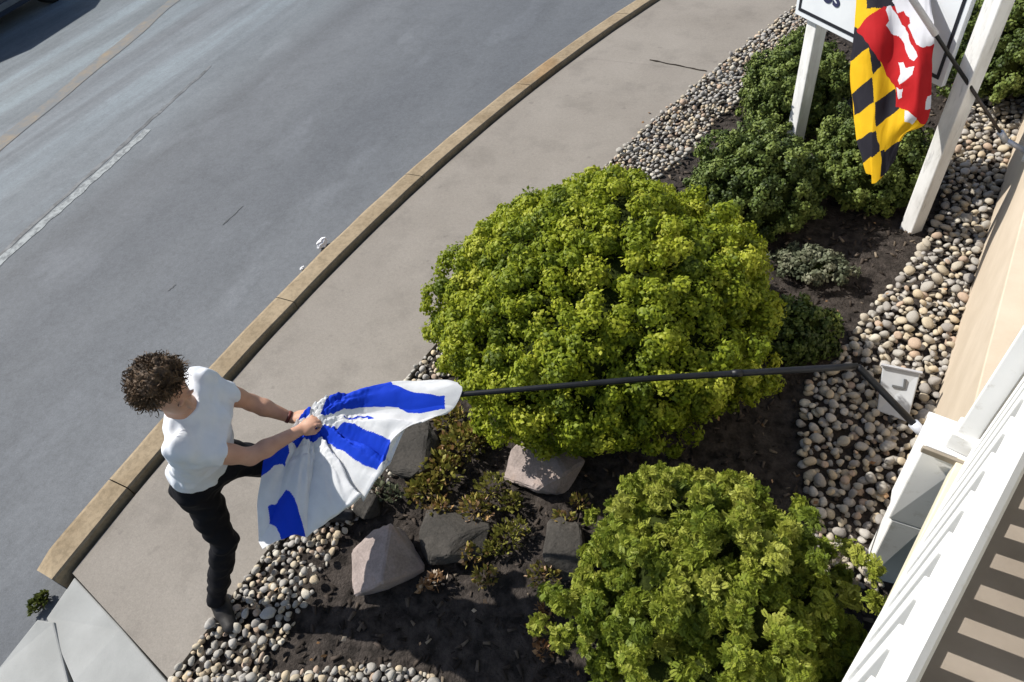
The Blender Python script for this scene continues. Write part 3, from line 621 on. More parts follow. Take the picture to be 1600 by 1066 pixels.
# floor slab and its cream edge board, south of the pier it runs along the railing
e0, e1 = W(1497, 722, DZ), W(1390, 945, DZ); ED = unit(e0 - e1); EN = A(-ED[1], ED[0], 0)
eS, eN = e1 - ED * 2.0, e1 + ED * 4.2
bm = bmesh.new()
q = [eS - EN * 0.03, eS - EN * 3.0, eN - EN * 3.0, eN - EN * 0.03]
hexa(bm, [p + A(0, 0, -0.09) for p in q] + [p for p in q]); put('floor', bm_mesh('floor', bm), M_DECK, porch)
bm = bmesh.new(); c = e1 - ED * 0.6
obox(bm, c - EN * 0.012 + A(0, 0, -0.055), ED * 1.36, EN * 0.018, A(0, 0, 0.06), 0.004); put('edge_board', bm_mesh('edge_board', bm), M_TRIM, porch)
# pier: two stacked white blocks under the porch corner, slightly battered
def frustum(bm, b0, b1, t0, t1, dep, z0, z1, bev):
    n = A(0, 1, 0); hexa(bm, [A(*b0, z0), A(*b1, z0), A(*b1, z0) + n * dep, A(*b0, z0) + n * dep, A(*t0, z1), A(*t1, z1), A(*t1, z1) + n * dep, A(*t0, z1) + n * dep], bev)
pb0, pb1 = W(1352, 900)[:2], W(1400, 912)[:2]; pt0, pt1 = W(1444, 697, DZ - 0.02)[:2], W(1500, 719, DZ - 0.02)[:2]
pm0, pm1 = pb0 + (pt0 - pb0) * 0.5, pb1 + (pt1 - pb1) * 0.5
pier = thing('pier', '', ''); del pier['label']; del pier['category']; pier.parent = porch
bm = bmesh.new(); frustum(bm, pb0, pb1, pm0 + A(0.004, 0), pm1, 0.16, -0.1, 0.50, 0.006); put('plinth', bm_mesh('plinth', bm), M_WHITE, pier)
bm = bmesh.new(); frustum(bm, pm0 + A(-0.012, 0.0), pm1 + A(0.02, 0), pt0, pt1 + A(0.03, 0), 0.16, 0.503, DZ - 0.022, 0.006); put('shaft', bm_mesh('shaft', bm), M_WHITE, pier)
bm = bmesh.new(); obox(bm, A(*((pt0 + pt1) / 2 + A(0.01, 0.075)), DZ - 0.006 ), unit(np.r_[pt1 - pt0, 0]) * 0.078, A(0, 0.09, 0), A(0, 0, 0.014), 0.004); put('cap', bm_mesh('cap', bm), M_WHITE, pier)
bm = bmesh.new(); obox(bm, A(*((pt0 + pt1) / 2 + A(0.01, -0.030)), DZ - 0.006), unit(np.r_[pt1 - pt0, 0]) * 0.088, A(0, 0.008, 0), A(0, 0, 0.017), 0.003); put('lip', bm_mesh('lip', bm), M_LIP, pier)
# column standing on the corner
colc = W(1502, 694, DZ + 0.012); cb = unit(RD); cn = RN
column = thing('column', '', ''); del column['label']; del column['category']; column.parent = porch
bm = bmesh.new(); obox(bm, colc + A(0, 0, 0.05), cb * 0.050, cn * 0.050, A(0, 0, 0.05), 0.006); put('base', bm_mesh('base', bm), M_WHITE, column)
bm = bmesh.new(); obox(bm, colc + A(0, 0, 1.365), cb * 0.038, cn * 0.038, A(0, 0, 1.28), 0.005); put('shaft', bm_mesh('shaft', bm), M_WHITE, column)
# railing
RZ = 1.95; r1 = W(1440, 1066, RZ) + RN * 0.036; rS, rN = r1 - RD * 1.6, r1 + RD * 4.4
railing = thing('railing', '', ''); del railing['label']; del railing['category']; railing.parent = porch
bm = bmesh.new(); prof = [(-0.036, -0.05), (-0.036, -0.026), (-0.028, -0.012), (-0.012, 0), (0.014, 0), (0.026, -0.006), (0.034, -0.020), (0.034, -0.05), (0.022, -0.056), (0.022, -0.075), (-0.022, -0.075), (-0.022, -0.056)]
ra = [bm.verts.new(tuple(rS + RN * u + A(0, 0, v))) for u, v in prof]; rb = [bm.verts.new(tuple(rN + RN * u + A(0, 0, v))) for u, v in prof]
for k in range(len(prof)): bm.faces.new((ra[k], ra[(k + 1) % len(prof)], rb[(k + 1) % len(prof)], rb[k]))
bm.faces.new(ra); bm.faces.new(rb); put('top_rail', bm_mesh('top_rail', bm), M_WHITE, railing)
bm = bmesh.new(); obox(bm, (rS + rN) / 2 + A(0, 0, -0.80), RD * 3.0, RN * 0.045, A(0, 0, 0.03), 0.005); put('bottom_rail', bm_mesh('bottom_rail', bm), M_WHITE, railing)
bm = bmesh.new(); obox(bm, (0, 0, 0), RD * 0.036, RN * 0.022, A(0, 0, 0.355), 0.003); bal = bm_mesh('baluster', bm); bal.materials.append(M_WHITE)
for k in range(38):
    o = bpy.data.objects.new('baluster', bal); COL.objects.link(o); o.parent = railing; o.location = tuple(rS + RD * (0.06 + k * 0.148) + RN * 0.020 + A(0, 0, -0.422))
# unseen house wall and porch roof, added to keep sky light off the floor
hw = A(eS[0], eS[1], 0) - EN * 2.1; he = A(eN[0], eN[1], 0) - EN * 2.1
bm = bmesh.new(); q = [hw, hw - EN * 0.2, he - EN * 0.2, he]; hexa(bm, [p + A(0, 0, DZ + 0.003) for p in q] + [p + A(0, 0, 3.9) for p in q]); put('unseen_house_wall', bm_mesh('unseen_house_wall', bm), M_TRIM, porch)
bm = bmesh.new(); q = [eS - EN * 0.28, eS - EN * 2.5, eN - EN * 2.5, eN - EN * 0.28]; q = [A(p[0], p[1], 0) for p in q]; hexa(bm, [p + A(0, 0, 3.72) for p in q] + [p + A(0, 0, 3.88) for p in q]); put('unseen_roof', bm_mesh('unseen_roof', bm), M_WHITE, porch)
# grey floodlight box on the stones
fb = W(1372, 652, 0.03); ft = W(1380, 572, 0.30)
flood = thing('floodlight', 'grey metal floodlight box standing on the stones beside the porch', 'floodlight', tuple(W(1395, 650)))
off = W(1395, 650)
p00, p10 = W(1370, 642, 0.05) - off, W(1418, 660, 0.05) - off; p01, p11 = W(1379, 572, 0.26) - off, W(1438, 584, 0.26) - off
dn = unit(np.cross(p10 - p00, p01 - p00)); dn = dn if dn[1] < 0 else -dn
bk = -dn * 0.045
bm = bmesh.new(); hexa(bm, [p00, p10, p10 + bk, p00 + bk, p01, p11, p11 + bk, p01 + bk], 0.006); put('housing', bm_mesh('housing', bm), M_GREYMETAL, flood)
bm = bmesh.new(); ctr = (p01 + p11) / 2; ux = unit(p11 - p01); obox(bm, ctr + bk * 0.35 + A(0, 0, 0.006), ux * np.linalg.norm(p11 - p01) * 0.55, unit(bk) * 0.034, A(0, 0, 0.007), 0.003); put('top_rim', bm_mesh('top_rim', bm), M_BRACKET, flood)
uy = unit(p01 - p00); m0 = p00 + (p01 - p00) * 0.62 + ux * 0.075
bm = bmesh.new(); obox(bm, m0 + ux * 0.02 + dn * 0.005, ux * 0.032, uy * 0.007, dn * 0.006, 0.002); obox(bm, m0 + ux * 0.052 + uy * 0.026 + dn * 0.0055, ux * 0.007, uy * 0.030, dn * 0.0065, 0.002); put('bracket_mark', bm_mesh('bracket_mark', bm), M_DGREY, flood)
bm = bmesh.new(); tube(bm, [tuple((p00 + p10) / 2 + bk * 0.5 + A(0, 0, 0.02)), tuple((p00 + p10) / 2 + bk * 0.5 + A(0, 0, -0.09))], 0.018, 10); put('stake', bm_mesh('stake', bm), M_DGREY, flood)

#@@SIGN
# ------------------------------------------------------------------ sign
pL, pR = W(1240, 226), W(1424, 356); SD = unit(pR - pL); SN = A(SD[1], -SD[0], 0)      # SN points to the camera side
if SN[1] > 0: SN = -SN
sign = thing('sign', 'white sign board with black border on two weathered white posts', 'sign', tuple((pL + pR) / 2)); so = (pL + pR) / 2
for p in (pL, pR):
    bm = bmesh.new(); obox(bm, p - so + A(0, 0, 1.1), SD * 0.056, SN * 0.056, A(0, 0, 1.3), 0.008); put('post', bm_mesh('post', bm), M_POST, sign)
SZ = 1.13; H = 0.95; t0, t1 = -0.115, 0.93; Lb = np.linalg.norm(pR - pL)
bl, br = pL - so + SD * t0 * Lb + SN * 0.078, pL - so + SD * t1 * Lb + SN * 0.078
bm = bmesh.new(); obox(bm, (bl + br) / 2 + A(0, 0, SZ + H / 2), SD * np.linalg.norm(br - bl) / 2, SN * 0.018, A(0, 0, H / 2), 0.003)
board = put('board', bm_mesh('board', bm), M_SIGN, sign)
wbd = np.linalg.norm(br - bl); bm = bmesh.new(); fz = SN * 0.0205
for c, hx, hz in (((bl + br) / 2 + A(0, 0, SZ + 0.05), wbd / 2 - 0.035, 0.011), ((bl + br) / 2 + A(0, 0, SZ + H - 0.05), wbd / 2 - 0.035, 0.011)):
    obox(bm, c + fz, SD * hx, SN * 0.0022, A(0, 0, hz))
for e in (bl + SD * 0.045, br - SD * 0.045): obox(bm, e + A(0, 0, SZ + H / 2) + fz, SD * 0.011, SN * 0.0018, A(0, 0, H / 2 - 0.062))
put('border', bm_mesh('border', bm), M_SIGNBLACK, board)
def text_mesh(name, body, size, origin, ux, uz, un, mat, parent):
    cu = bpy.data.curves.new(name, 'FONT'); cu.body = body; cu.size = size; cu.extrude = 0.002; cu.offset = 0.004
    to = bpy.data.objects.new(name, cu); COL.objects.link(to); dg = bpy.context.evaluated_depsgraph_get(); dg.update()
    me = bpy.data.meshes.new_from_object(to.evaluated_get(dg)); bpy.data.objects.remove(to)
    M = Matrix(((ux[0], uz[0], un[0], origin[0]), (ux[1], uz[1], un[1], origin[1]), (ux[2], uz[2], un[2], origin[2]), (0, 0, 0, 1))); me.transform(M); me.materials.clear()
    return put(name, me, mat, parent)
UZ = A(0, 0, 1)
text_mesh('lettering', 'os', 0.20, bl + SD * 0.26 + UZ * (SZ + 0.185) + SN * 0.021, SD, UZ, SN, M_SIGNNAVY, board)
text_mesh('lettering', 'o', 0.20, bl + SD * 0.98 + UZ * (SZ + 0.30) + SN * 0.021, SD, UZ, SN, M_SIGNNAVY, board)

#@@FLAGS
# ------------------------------------------------------------------ flags and poles
def catmull(P, n):
    P = np.asarray(P, float); m = len(P); t = np.linspace(0, m - 1 - 1e-9, n); i = t.astype(int); f = (t - i)[:, None] if P.ndim == 2 else (t - i)[:, None, None]
    g_ = lambda k: P[np.clip(k, 0, m - 1)]
    p0, p1, p2, p3 = g_(i - 1), g_(i), g_(i + 1), g_(i + 2)
    return 0.5 * (2 * p1 + (p2 - p0) * f + (2 * p0 - 5 * p1 + 4 * p2 - p3) * f ** 2 + (3 * p1 - p0 - 3 * p2 + p3) * f ** 3)
def cloth(name, rows, polys, mats, parent, nu=110, nv=110, fold=0.012, seed=0, gather=None):
    """sheet through a net of (x, y, z) points; polys colour the print"""
    R_ = np.array(rows, float); G = catmull(R_, nv); G = np.swapaxes(catmull(np.swapaxes(G, 0, 1), nu), 0, 1)
    flat = G.reshape(-1, 3); Wp = np.array([W(*p) for p in flat]); flat = flat.copy(); flat[:, :2] += np.array([[1.2 * mnoise.noise((p[0] * 0.09, p[1] * 0.09, 1)), 1.2 * mnoise.noise((p[0] * 0.09, p[1] * 0.09, 9))] for p in flat])
    u = np.tile(np.linspace(0, 1, nu), nv); v = np.repeat(np.linspace(0, 1, nv), nu)
    dis = np.array([(abs(math.sin(a * 11 + 2 * b + seed + 2.0 * mnoise.noise((a * 3, b * 2.5, seed)))) * 1.6 - 0.9) * (0.35 + b * 0.65) + 0.9 * mnoise.noise((a * 7, b * 5, seed + 3)) + 0.45 * (1 - abs(2 * mnoise.noise((a * 6 + b * 4, b * 6 - a * 5, seed + 8)))) + 0.22 * mnoise.noise((a * 22, b * 19, seed)) for a, b in zip(u, v)])
    Wp += dis[:, None] * fold * A(0.45, 0.6, 0.66)
    if gather is not None:
        dx, dy = G.reshape(-1, 3)[:, 0] - gather[0], G.reshape(-1, 3)[:, 1] - gather[1]; rr = np.hypot(dx, dy); th = np.arctan2(dy, dx)
        k = np.array([abs(math.sin(gather[2] * a + 0.9 * mnoise.noise((a * 2.2, r_ * 0.012, 5)) + 0.5)) ** 0.8 + 0.35 * mnoise.noise((a * 9, r_ * 0.02, 2)) for a, r_ in zip(th, rr)]) - 0.5
        amp = gather[3] * np.clip(rr / 55, 0, 1) * np.where(dy < 12, 0.35, 1.0)
        crush = 0.36 * gather[3] * np.exp(-(rr / 60) ** 2) * np.array([mnoise.noise((x_ * 0.09, y_ * 0.09, 4)) + mnoise.noise((x_ * 0.2, y_ * 0.2, 8)) for x_, y_ in zip(dx, dy)])
        Wp += (k * amp + crush)[:, None] * A(0.25, 0.55, 0.8)
    ix = np.arange(nu * nv).reshape(nv, nu); Fq = np.stack([ix[:-1, :-1], ix[1:, :-1], ix[1:, 1:], ix[:-1, 1:]], -1).reshape(-1, 4)
    cen = flat[Fq, :2].mean(1); fm = np.zeros(len(Fq), int)
    for k, poly in polys: fm[inpoly(cen, poly)] = k
    o = put(name, mesh_np(name, Wp, Fq, fmat=fm), mats, parent, True)
    md = o.modifiers.new('thickness', 'SOLIDIFY'); md.thickness = 0.0025; md.offset = 0
    return o
flag = thing('flag', 'blue and white flag with striped edges crumpled in the person\'s hands', 'flag', (0, 0, 0))
rows = [
 [(478, 641, 1.10), (495, 628, 1.13), (530, 616, 1.14), (575, 606, 1.13), (615, 600, 1.12), (665, 597, 1.11), (714, 601, 1.10)],
 [(466, 655, 1.07), (500, 644, 1.10), (535, 633, 1.11), (575, 625, 1.10), (615, 620, 1.10), (668, 616, 1.10), (722, 612, 1.09)],
 [(445, 683, 1.00), (498, 667, 1.05), (535, 655, 1.06), (575, 652, 1.05), (620, 655, 1.04), (662, 656, 1.03), (700, 645, 1.04)],
 [(415, 712, 0.97), (478, 704, 0.98), (528, 700, 1.00), (568, 705, 1.00), (598, 702, 1.00), (614, 690, 1.01), (642, 662, 1.02)],
 [(405, 758, 0.90), (455, 758, 0.91), (500, 755, 0.92), (545, 757, 0.93), (575, 754, 0.93), (592, 746, 0.94), (604, 732, 0.95)],
 [(401, 802, 0.83), (440, 802, 0.84), (480, 800, 0.85), (515, 797, 0.86), (540, 796, 0.87), (556, 788, 0.87), (570, 775, 0.88)],
 [(410, 858, 0.75), (440, 851, 0.76), (470, 839, 0.78), (495, 826, 0.79), (515, 816, 0.80), (530, 807, 0.81), (546, 797, 0.82)]]
B = 1
polys = [(B, [(500, 650), (508, 630), (518, 612), (560, 598), (604, 592), (612, 605), (640, 613), (694, 619), (694, 641), (655, 647), (636, 644), (622, 635), (565, 637), (522, 644)]),
 (B, [(455, 694), (478, 672), (520, 668), (545, 668), (585, 683), (609, 691), (603, 716), (586, 742), (555, 725), (522, 698), (505, 686), (478, 692)]),
 (B, [(417, 795), (447, 767), (480, 836), (438, 855)]),
 (B, [(400, 757), (410, 712), (440, 686), (452, 708), (446, 724), (425, 735)]),
 (B, [(456, 650), (466, 636), (486, 632), (482, 650), (470, 656)]),
 (B, [(536, 654), (574, 653), (574, 655.5), (536, 656)]), (B, [(573, 652), (582, 656), (583, 662), (574, 660)])]
cloth('cloth', rows, polys, [M_FWHITE, M_FBLUE], flag, 300, 300, 0.008, 1.0, (485, 652, 6.0, 0.060))
pole = thing('flagpole', 'long black flagpole bent over, reaching from the porch wall to the flag', 'flagpole', (0, 0, 0))
pb = W(1437, 672, 0.78); bend = W(1340, 572, 1.02); pend = W(690, 619, 1.07); ptip = W(520, 642, 0.99)
bm = bmesh.new(); tube(bm, [tuple(pb), tuple(pb + (bend - pb) * 0.5), tuple(pb + (bend - pb) * 0.94), tuple(bend)], [0.0165, 0.0165, 0.0165, 0.015], 14); put('lower_tube', bm_mesh('lower_tube', bm), M_BLACKMETAL, pole, True)
bm = bmesh.new(); tube(bm, [tuple(bend), tuple(bend + (pend - bend) * 0.05), tuple(bend + (pend - bend) * 0.5 + A(0, 0, 0.02)), tuple(pend), tuple(ptip)], [0.015, 0.0165, 0.0155, 0.0135, 0.012], 14); put('upper_tube', bm_mesh('upper_tube', bm), M_BLACKMETAL, pole, True)
bm = bmesh.new()
bm.free()
for f in (0.28, 0.98):
    bm = bmesh.new(); c = bend + (pend - bend) * f + A(0, 0, 0.02 * (1 - abs(2 * f - 1))); d = (pend - bend) * 0.012; tube(bm, [tuple(c - d), tuple(c + d)], 0.0185, 14)
    put('collar', bm_mesh('collar', bm), M_BLACKMETAL, pole, True)
bracket = thing('flagpole_bracket', 'silver metal bracket holding the bent black flagpole on the wall', 'bracket', tuple(pb))
wp = A(wallx(pb[1]), pb[1], pb[2] - 0.12) - pb; dl = unit(pb - bend)
bm = bmesh.new(); tube(bm, [tuple(-dl * 0.045), tuple(dl * 0.05)], 0.024, 14); put('socket', bm_mesh('socket', bm), M_BRACKET, bracket, True)
bm = bmesh.new(); tube(bm, [tuple(dl * 0.02), tuple(dl * 0.06 + (wp - dl * 0.06) * 0.4), tuple(wp)], [0.018, 0.016, 0.018], 10); put('arm', bm_mesh('arm', bm), M_BRACKET, bracket, True)
bm = bmesh.new(); obox(bm, wp + wn3 * 0.008, wd3 * 0.04, A(0, 0, 0.06), wn3 * 0.008, 0.004); put('plate', bm_mesh('plate', bm), M_WHITE, bracket)
# second pole and the checked flag
p2a = W(1567, 213, 0.82); p2b = W(1462, 54, 1.52); p2d = p2b - p2a
pole2 = thing('flagpole', 'thin worn flagpole slanting up from the porch wall before the sign', 'flagpole', (0, 0, 0))
bm = bmesh.new(); tube(bm, [tuple(p2a), tuple(p2a + p2d * 0.5)], [0.0095, 0.011], 10); put('lower_tube', bm_mesh('lower_tube', bm), M_GREYPOLE, pole2, True)
bm = bmesh.new(); tube(bm, [tuple(p2a + p2d * 0.5), tuple(p2a + p2d * 1.0), tuple(p2a + p2d * 1.75)], [0.012, 0.0115, 0.011], 10); put('upper_tube', bm_mesh('upper_tube', bm), M_BLACKMETAL, pole2, True)
br2 = thing('flagpole_bracket', 'small silver bracket at the foot of the thin worn flagpole', 'bracket', tuple(p2a)); dl2 = unit(-p2d); wp2 = A(wallx(p2a[1]), p2a[1], p2a[2] - 0.1) - p2a
bm = bmesh.new(); tube(bm, [tuple(-dl2 * 0.04), tuple(dl2 * 0.05)], 0.02, 12); put('socket', bm_mesh('socket', bm), M_BRACKET, br2, True)
bm = bmesh.new(); tube(bm, [tuple(dl2 * 0.03), tuple(wp2)], [0.015, 0.017], 10); put('arm', bm_mesh('arm', bm), M_BRACKET, br2, True)
bm = bmesh.new(); obox(bm, wp2 + wn3 * 0.008, wd3 * 0.035, A(0, 0, 0.05), wn3 * 0.008, 0.004); put('plate', bm_mesh('plate', bm), M_WHITE, br2)
flag2 = thing('flag', 'yellow and black checked flag with red and white crosses hanging before the sign', 'flag', (0, 0, 0))
rows = [
 [(1345, -110, 1.95), (1362, -115, 1.95), (1385, -112, 1.92), (1405, -100, 1.88), (1425, -75, 1.80), (1440, -45, 1.72), (1452, -20, 1.66)],
 [(1338, -20, 1.66), (1360, -22, 1.68), (1382, -15, 1.66), (1402, -5, 1.64), (1422, 12, 1.60), (1442, 28, 1.57), (1460, 48, 1.53)],
 [(1334, 50, 1.45), (1352, 55, 1.47), (1375, 60, 1.47), (1398, 65, 1.44), (1418, 72, 1.44), (1436, 78, 1.44), (1458, 82, 1.42)],
 [(1327, 105, 1.27), (1347, 112, 1.29), (1370, 112, 1.30), (1392, 118, 1.28), (1412, 122, 1.30), (1432, 126, 1.32), (1455, 128, 1.29)],
 [(1330, 160, 1.10), (1348, 165, 1.12), (1368, 168, 1.13), (1388, 168, 1.12), (1406, 168, 1.14), (1425, 175, 1.16), (1448, 190, 1.10)],
 [(1338, 215, 0.95), (1350, 220, 0.96), (1364, 222, 0.97), (1378, 221, 0.97), (1390, 218, 0.98), (1401, 214, 0.99), (1412, 212, 1.0)],
 [(1355, 268, 0.81), (1360, 277, 0.79), (1366, 287, 0.77), (1371, 284, 0.78), (1380, 275, 0.80), (1388, 265, 0.83), (1396, 252, 0.86)]]
Y, K, Rd, Wt = 0, 1, 2, 3
bm = bmesh.new(); tube(bm, [tuple(p2a + p2d * 1.0), tuple(p2a + p2d * 1.8)], [0.019, 0.017], 12); put('sleeve', bm_mesh('sleeve', bm), M_FWHITE2, flag2, True)
polys = [(K, [(1352, -200), (1480, -200), (1480, -20), (1395, 15), (1352, 15)]), (Y, [(1320, -120), (1352, -60), (1354, 30), (1345, 47), (1320, 45)]),
 (K, [(1320, 45), (1345, 42), (1358, 75), (1327, 98), (1318, 98)]),
 (K, [(1356, 74), (1372, 88), (1375, 105), (1362, 118)]),
 (K, [(1331, 147), (1361, 123), (1365, 160), (1334, 182)]),
 (K, [(1367, 160), (1397, 140), (1405, 170), (1371, 197)]),
 (K, [(1338, 220), (1369, 203), (1372, 240), (1344, 256), (1340, 245)]),
 (K, [(1373, 241), (1404, 222), (1420, 230), (1400, 270), (1373, 275)]),
 (Rd, [(1340, 46), (1354, 28), (1380, 12), (1400, 10), (1430, 20), (1465, 40), (1465, 140), (1452, 196), (1436, 190), (1401, 166), (1398, 140), (1378, 104), (1358, 76)]),
 (Wt, [(1384, 12), (1392, 10), (1412, 40), (1420, 60), (1431, 92), (1426, 98), (1418, 84), (1404, 56), (1392, 52), (1383, 42), (1388, 34), (1382, 18)]),
 (Wt, [(1395, 0), (1480, -40), (1480, 62), (1455, 70), (1440, 76), (1430, 74), (1425, 55), (1418, 42), (1402, 22)]),
 (Wt, [(1402, 100), (1410, 99), (1416, 106), (1426, 106), (1424, 118), (1405, 133), (1402, 128), (1406, 118)]),
 (Wt, [(1399, 138), (1411, 138), (1410, 152), (1405, 155)]),
 (Rd, [(1401, 22), (1411, 19), (1421, 28), (1421, 38), (1414, 44), (1407, 40)]),
 (Rd, [(1446, 72), (1456, 70), (1458, 82), (1449, 84)]),
 (Wt, [(1449, 150), (1456, 150), (1454, 172), (1446, 170)]), (Wt, [(1412, 175), (1432, 186), (1425, 196), (1412, 192)])]
cloth('cloth', rows, polys, [M_FYEL, M_FBLK, M_FRED, M_FWHITE2], flag2, 220, 340, 0.012, 4.0)
#@@PERSON
# ------------------------------------------------------------------ person
class Field:
    def __init__(s, lo, hi, h):
        s.lo = A(*lo); s.h = h; s.n = np.ceil((A(*hi) - s.lo) / h).astype(int) + 1
        s.F = np.full(s.n, 1.0, np.float32)
    def sub(s, lo, hi):
        a = np.clip(np.floor((np.asarray(lo) - s.lo) / s.h).astype(int), 0, s.n); b = np.clip(np.ceil((np.asarray(hi) - s.lo) / s.h).astype(int) + 1, 0, s.n)
        g_ = [(np.arange(a[i], b[i]) * s.h + s.lo[i]).astype(np.float32) for i in range(3)]
        return tuple(slice(a[i], b[i]) for i in range(3)), np.meshgrid(*g_, indexing='ij', sparse=True)
    def comb(s, sl, d, k):
        f = s.F[sl]
        if k > 0: hh = np.clip(0.5 + 0.5 * (f - d) / k, 0, 1); s.F[sl] = f + (d - f) * hh - k * hh * (1 - hh)
        else: s.F[sl] = np.minimum(f, d)
    def cone(s, a, b, ra, rb, k=0.02, cut=None, flat=None):
        """tapered capsule; cut = flat end at b; flat = (axis, factor) squeeze along an axis"""
        a = np.asarray(a, float); b = np.asarray(b, float); m = max(ra, rb) + max(k, 0.01) * 1.5 + 0.01
        sl, (X, Y_, Z) = s.sub(np.minimum(a, b) - m, np.maximum(a, b) + m)
        ab = b - a; t_ = np.clip(((X - a[0]) * ab[0] + (Y_ - a[1]) * ab[1] + (Z - a[2]) * ab[2]) / (ab.dot(ab) + 1e-9), 0, 1)
        dx, dy, dz = X - a[0] - t_ * ab[0], Y_ - a[1] - t_ * ab[1], Z - a[2] - t_ * ab[2]
        q = dx * dx + dy * dy + dz * dz
        if flat is not None: ax, f = flat; e = dx * ax[0] + dy * ax[1] + dz * ax[2]; q = q + e * e * (f * f - 1)
        d = np.sqrt(q) - (ra + (rb - ra) * t_)
        if cut is not None:
            u_ = unit(ab); pl = (X - b[0]) * u_[0] + (Y_ - b[1]) * u_[1] + (Z - b[2]) * u_[2]; d = np.maximum(d, pl)
        s.comb(sl, d.astype(np.float32), k)
    def ell(s, c, axes, rad, k=0.02, neg=False):
        c = np.asarray(c, float); m = max(rad) + 0.03 + k
        sl, (X, Y_, Z) = s.sub(c - m, c + m); k0 = 0; k1 = 0
        for ax, r in zip(axes, rad):
            e = ((X - c[0]) * ax[0] + (Y_ - c[1]) * ax[1] + (Z - c[2]) * ax[2]); k0 = k0 + (e / r) ** 2; k1 = k1 + (e / r ** 2) ** 2
        k0 = np.sqrt(k0); d = (k0 * (k0 - 1) / (np.sqrt(k1) + 1e-6)).astype(np.float32)
        if neg:
            f = s.F[sl]; hh = np.clip(0.5 - 0.5 * (f + d) / k, 0, 1); s.F[sl] = f + (-d - f) * hh + k * hh * (1 - hh)
        else: s.comb(sl, d, k)
    def plane(s, p, nrm):
        g_ = [(np.arange(s.n[i]) * s.h + s.lo[i]).astype(np.float32) for i in range(3)]
        X, Y_, Z = np.meshgrid(*g_, indexing='ij', sparse=True)
        s.F = np.maximum(s.F, ((X - p[0]) * nrm[0] + (Y_ - p[1]) * nrm[1] + (Z - p[2]) * nrm[2]).astype(np.float32))
    def wrinkle(s, amp, fr, seed=0, dirs=((0.3, 0.5, 0.8), (0.8, -0.3, 0.5), (-0.4, 0.7, 0.6))):
        g_ = [(np.arange(s.n[i]) * s.h + s.lo[i]).astype(np.float32) for i in range(3)]
        X, Y_, Z = np.meshgrid(*g_, indexing='ij', sparse=True)
        for i, d in enumerate(dirs):
            f = fr * (1 + 0.45 * i); s.F += (amp / (1 + 0.3 * i) * np.sin(f * (d[0] * X + d[1] * Y_ + d[2] * Z) + seed + i * 2 + 1.4 * np.sin(0.6 * f * (d[1] * X + d[2] * Y_ - d[0] * Z)))).astype(np.float32)
    def mesh(s, name, smooth_it=1):
        F_ = s.F; ins = F_ < 0
        cnt = np.zeros(np.array(F_.shape) - 1, np.int8)
        cs = [(i, j, k) for i in (0, 1) for j in (0, 1) for k in (0, 1)]
        sh = cnt.shape
        for i, j, k in cs: cnt += ins[i:i + sh[0], j:j + sh[1], k:k + sh[2]]
        ci = np.argwhere((cnt > 0) & (cnt < 8)); vid = np.full(sh, -1, np.int32); vid[ci[:, 0], ci[:, 1], ci[:, 2]] = np.arange(len(ci))
        val = np.stack([F_[ci[:, 0] + i, ci[:, 1] + j, ci[:, 2] + k] for i, j, k in cs], 1); acc = np.zeros((len(ci), 3)); num = np.zeros(len(ci))
        for a in range(8):
            for b in range(a + 1, 8):
                da = np.array(cs[b]) - np.array(cs[a])
                if np.abs(da).sum() != 1: continue
                m = (val[:, a] < 0) != (val[:, b] < 0); t_ = val[m, a] / (val[m, a] - val[m, b])
                acc[m] += np.array(cs[a]) + t_[:, None] * da; num[m] += 1
        V_ = (ci + acc / num[:, None]) * s.h + s.lo; Q = []
        for ax in range(3):
            o1, o2 = [i for i in range(3) if i != ax]
            n0 = [slice(None)] * 3; n1 = [slice(None)] * 3; n0[ax] = slice(0, -1); n1[ax] = slice(1, None)
            e = np.argwhere(ins[tuple(n0)] != ins[tuple(n1)])
            e = e[(e[:, o1] > 0) & (e[:, o2] > 0) & (e[:, o1] < sh[o1]) & (e[:, o2] < sh[o2])]
            fl = ins[e[:, 0], e[:, 1], e[:, 2]]
            def vi(a, b): c_ = e.copy(); c_[:, o1] += a; c_[:, o2] += b; return vid[c_[:, 0], c_[:, 1], c_[:, 2]]
            q = np.stack([vi(-1, -1), vi(0, -1), vi(0, 0), vi(-1, 0)], 1)
            if ax == 1: fl = ~fl
            q[~fl] = q[~fl][:, ::-1]; Q.append(q)
        Q = np.concatenate(Q); Q = Q[(Q >= 0).all(1)]
        for _ in range(smooth_it):
            S = np.zeros_like(V_); c_ = np.zeros(len(V_))
            for a, b in ((0, 1), (1, 2), (2, 3), (3, 0)):
                np.add.at(S, Q[:, a], V_[Q[:, b]]); np.add.at(c_, Q[:, a], 1); np.add.at(S, Q[:, b], V_[Q[:, a]]); np.add.at(c_, Q[:, b], 1)
            V_ = V_ * 0.5 + 0.5 * S / c_[:, None]
        return mesh_np(name, V_, Q)

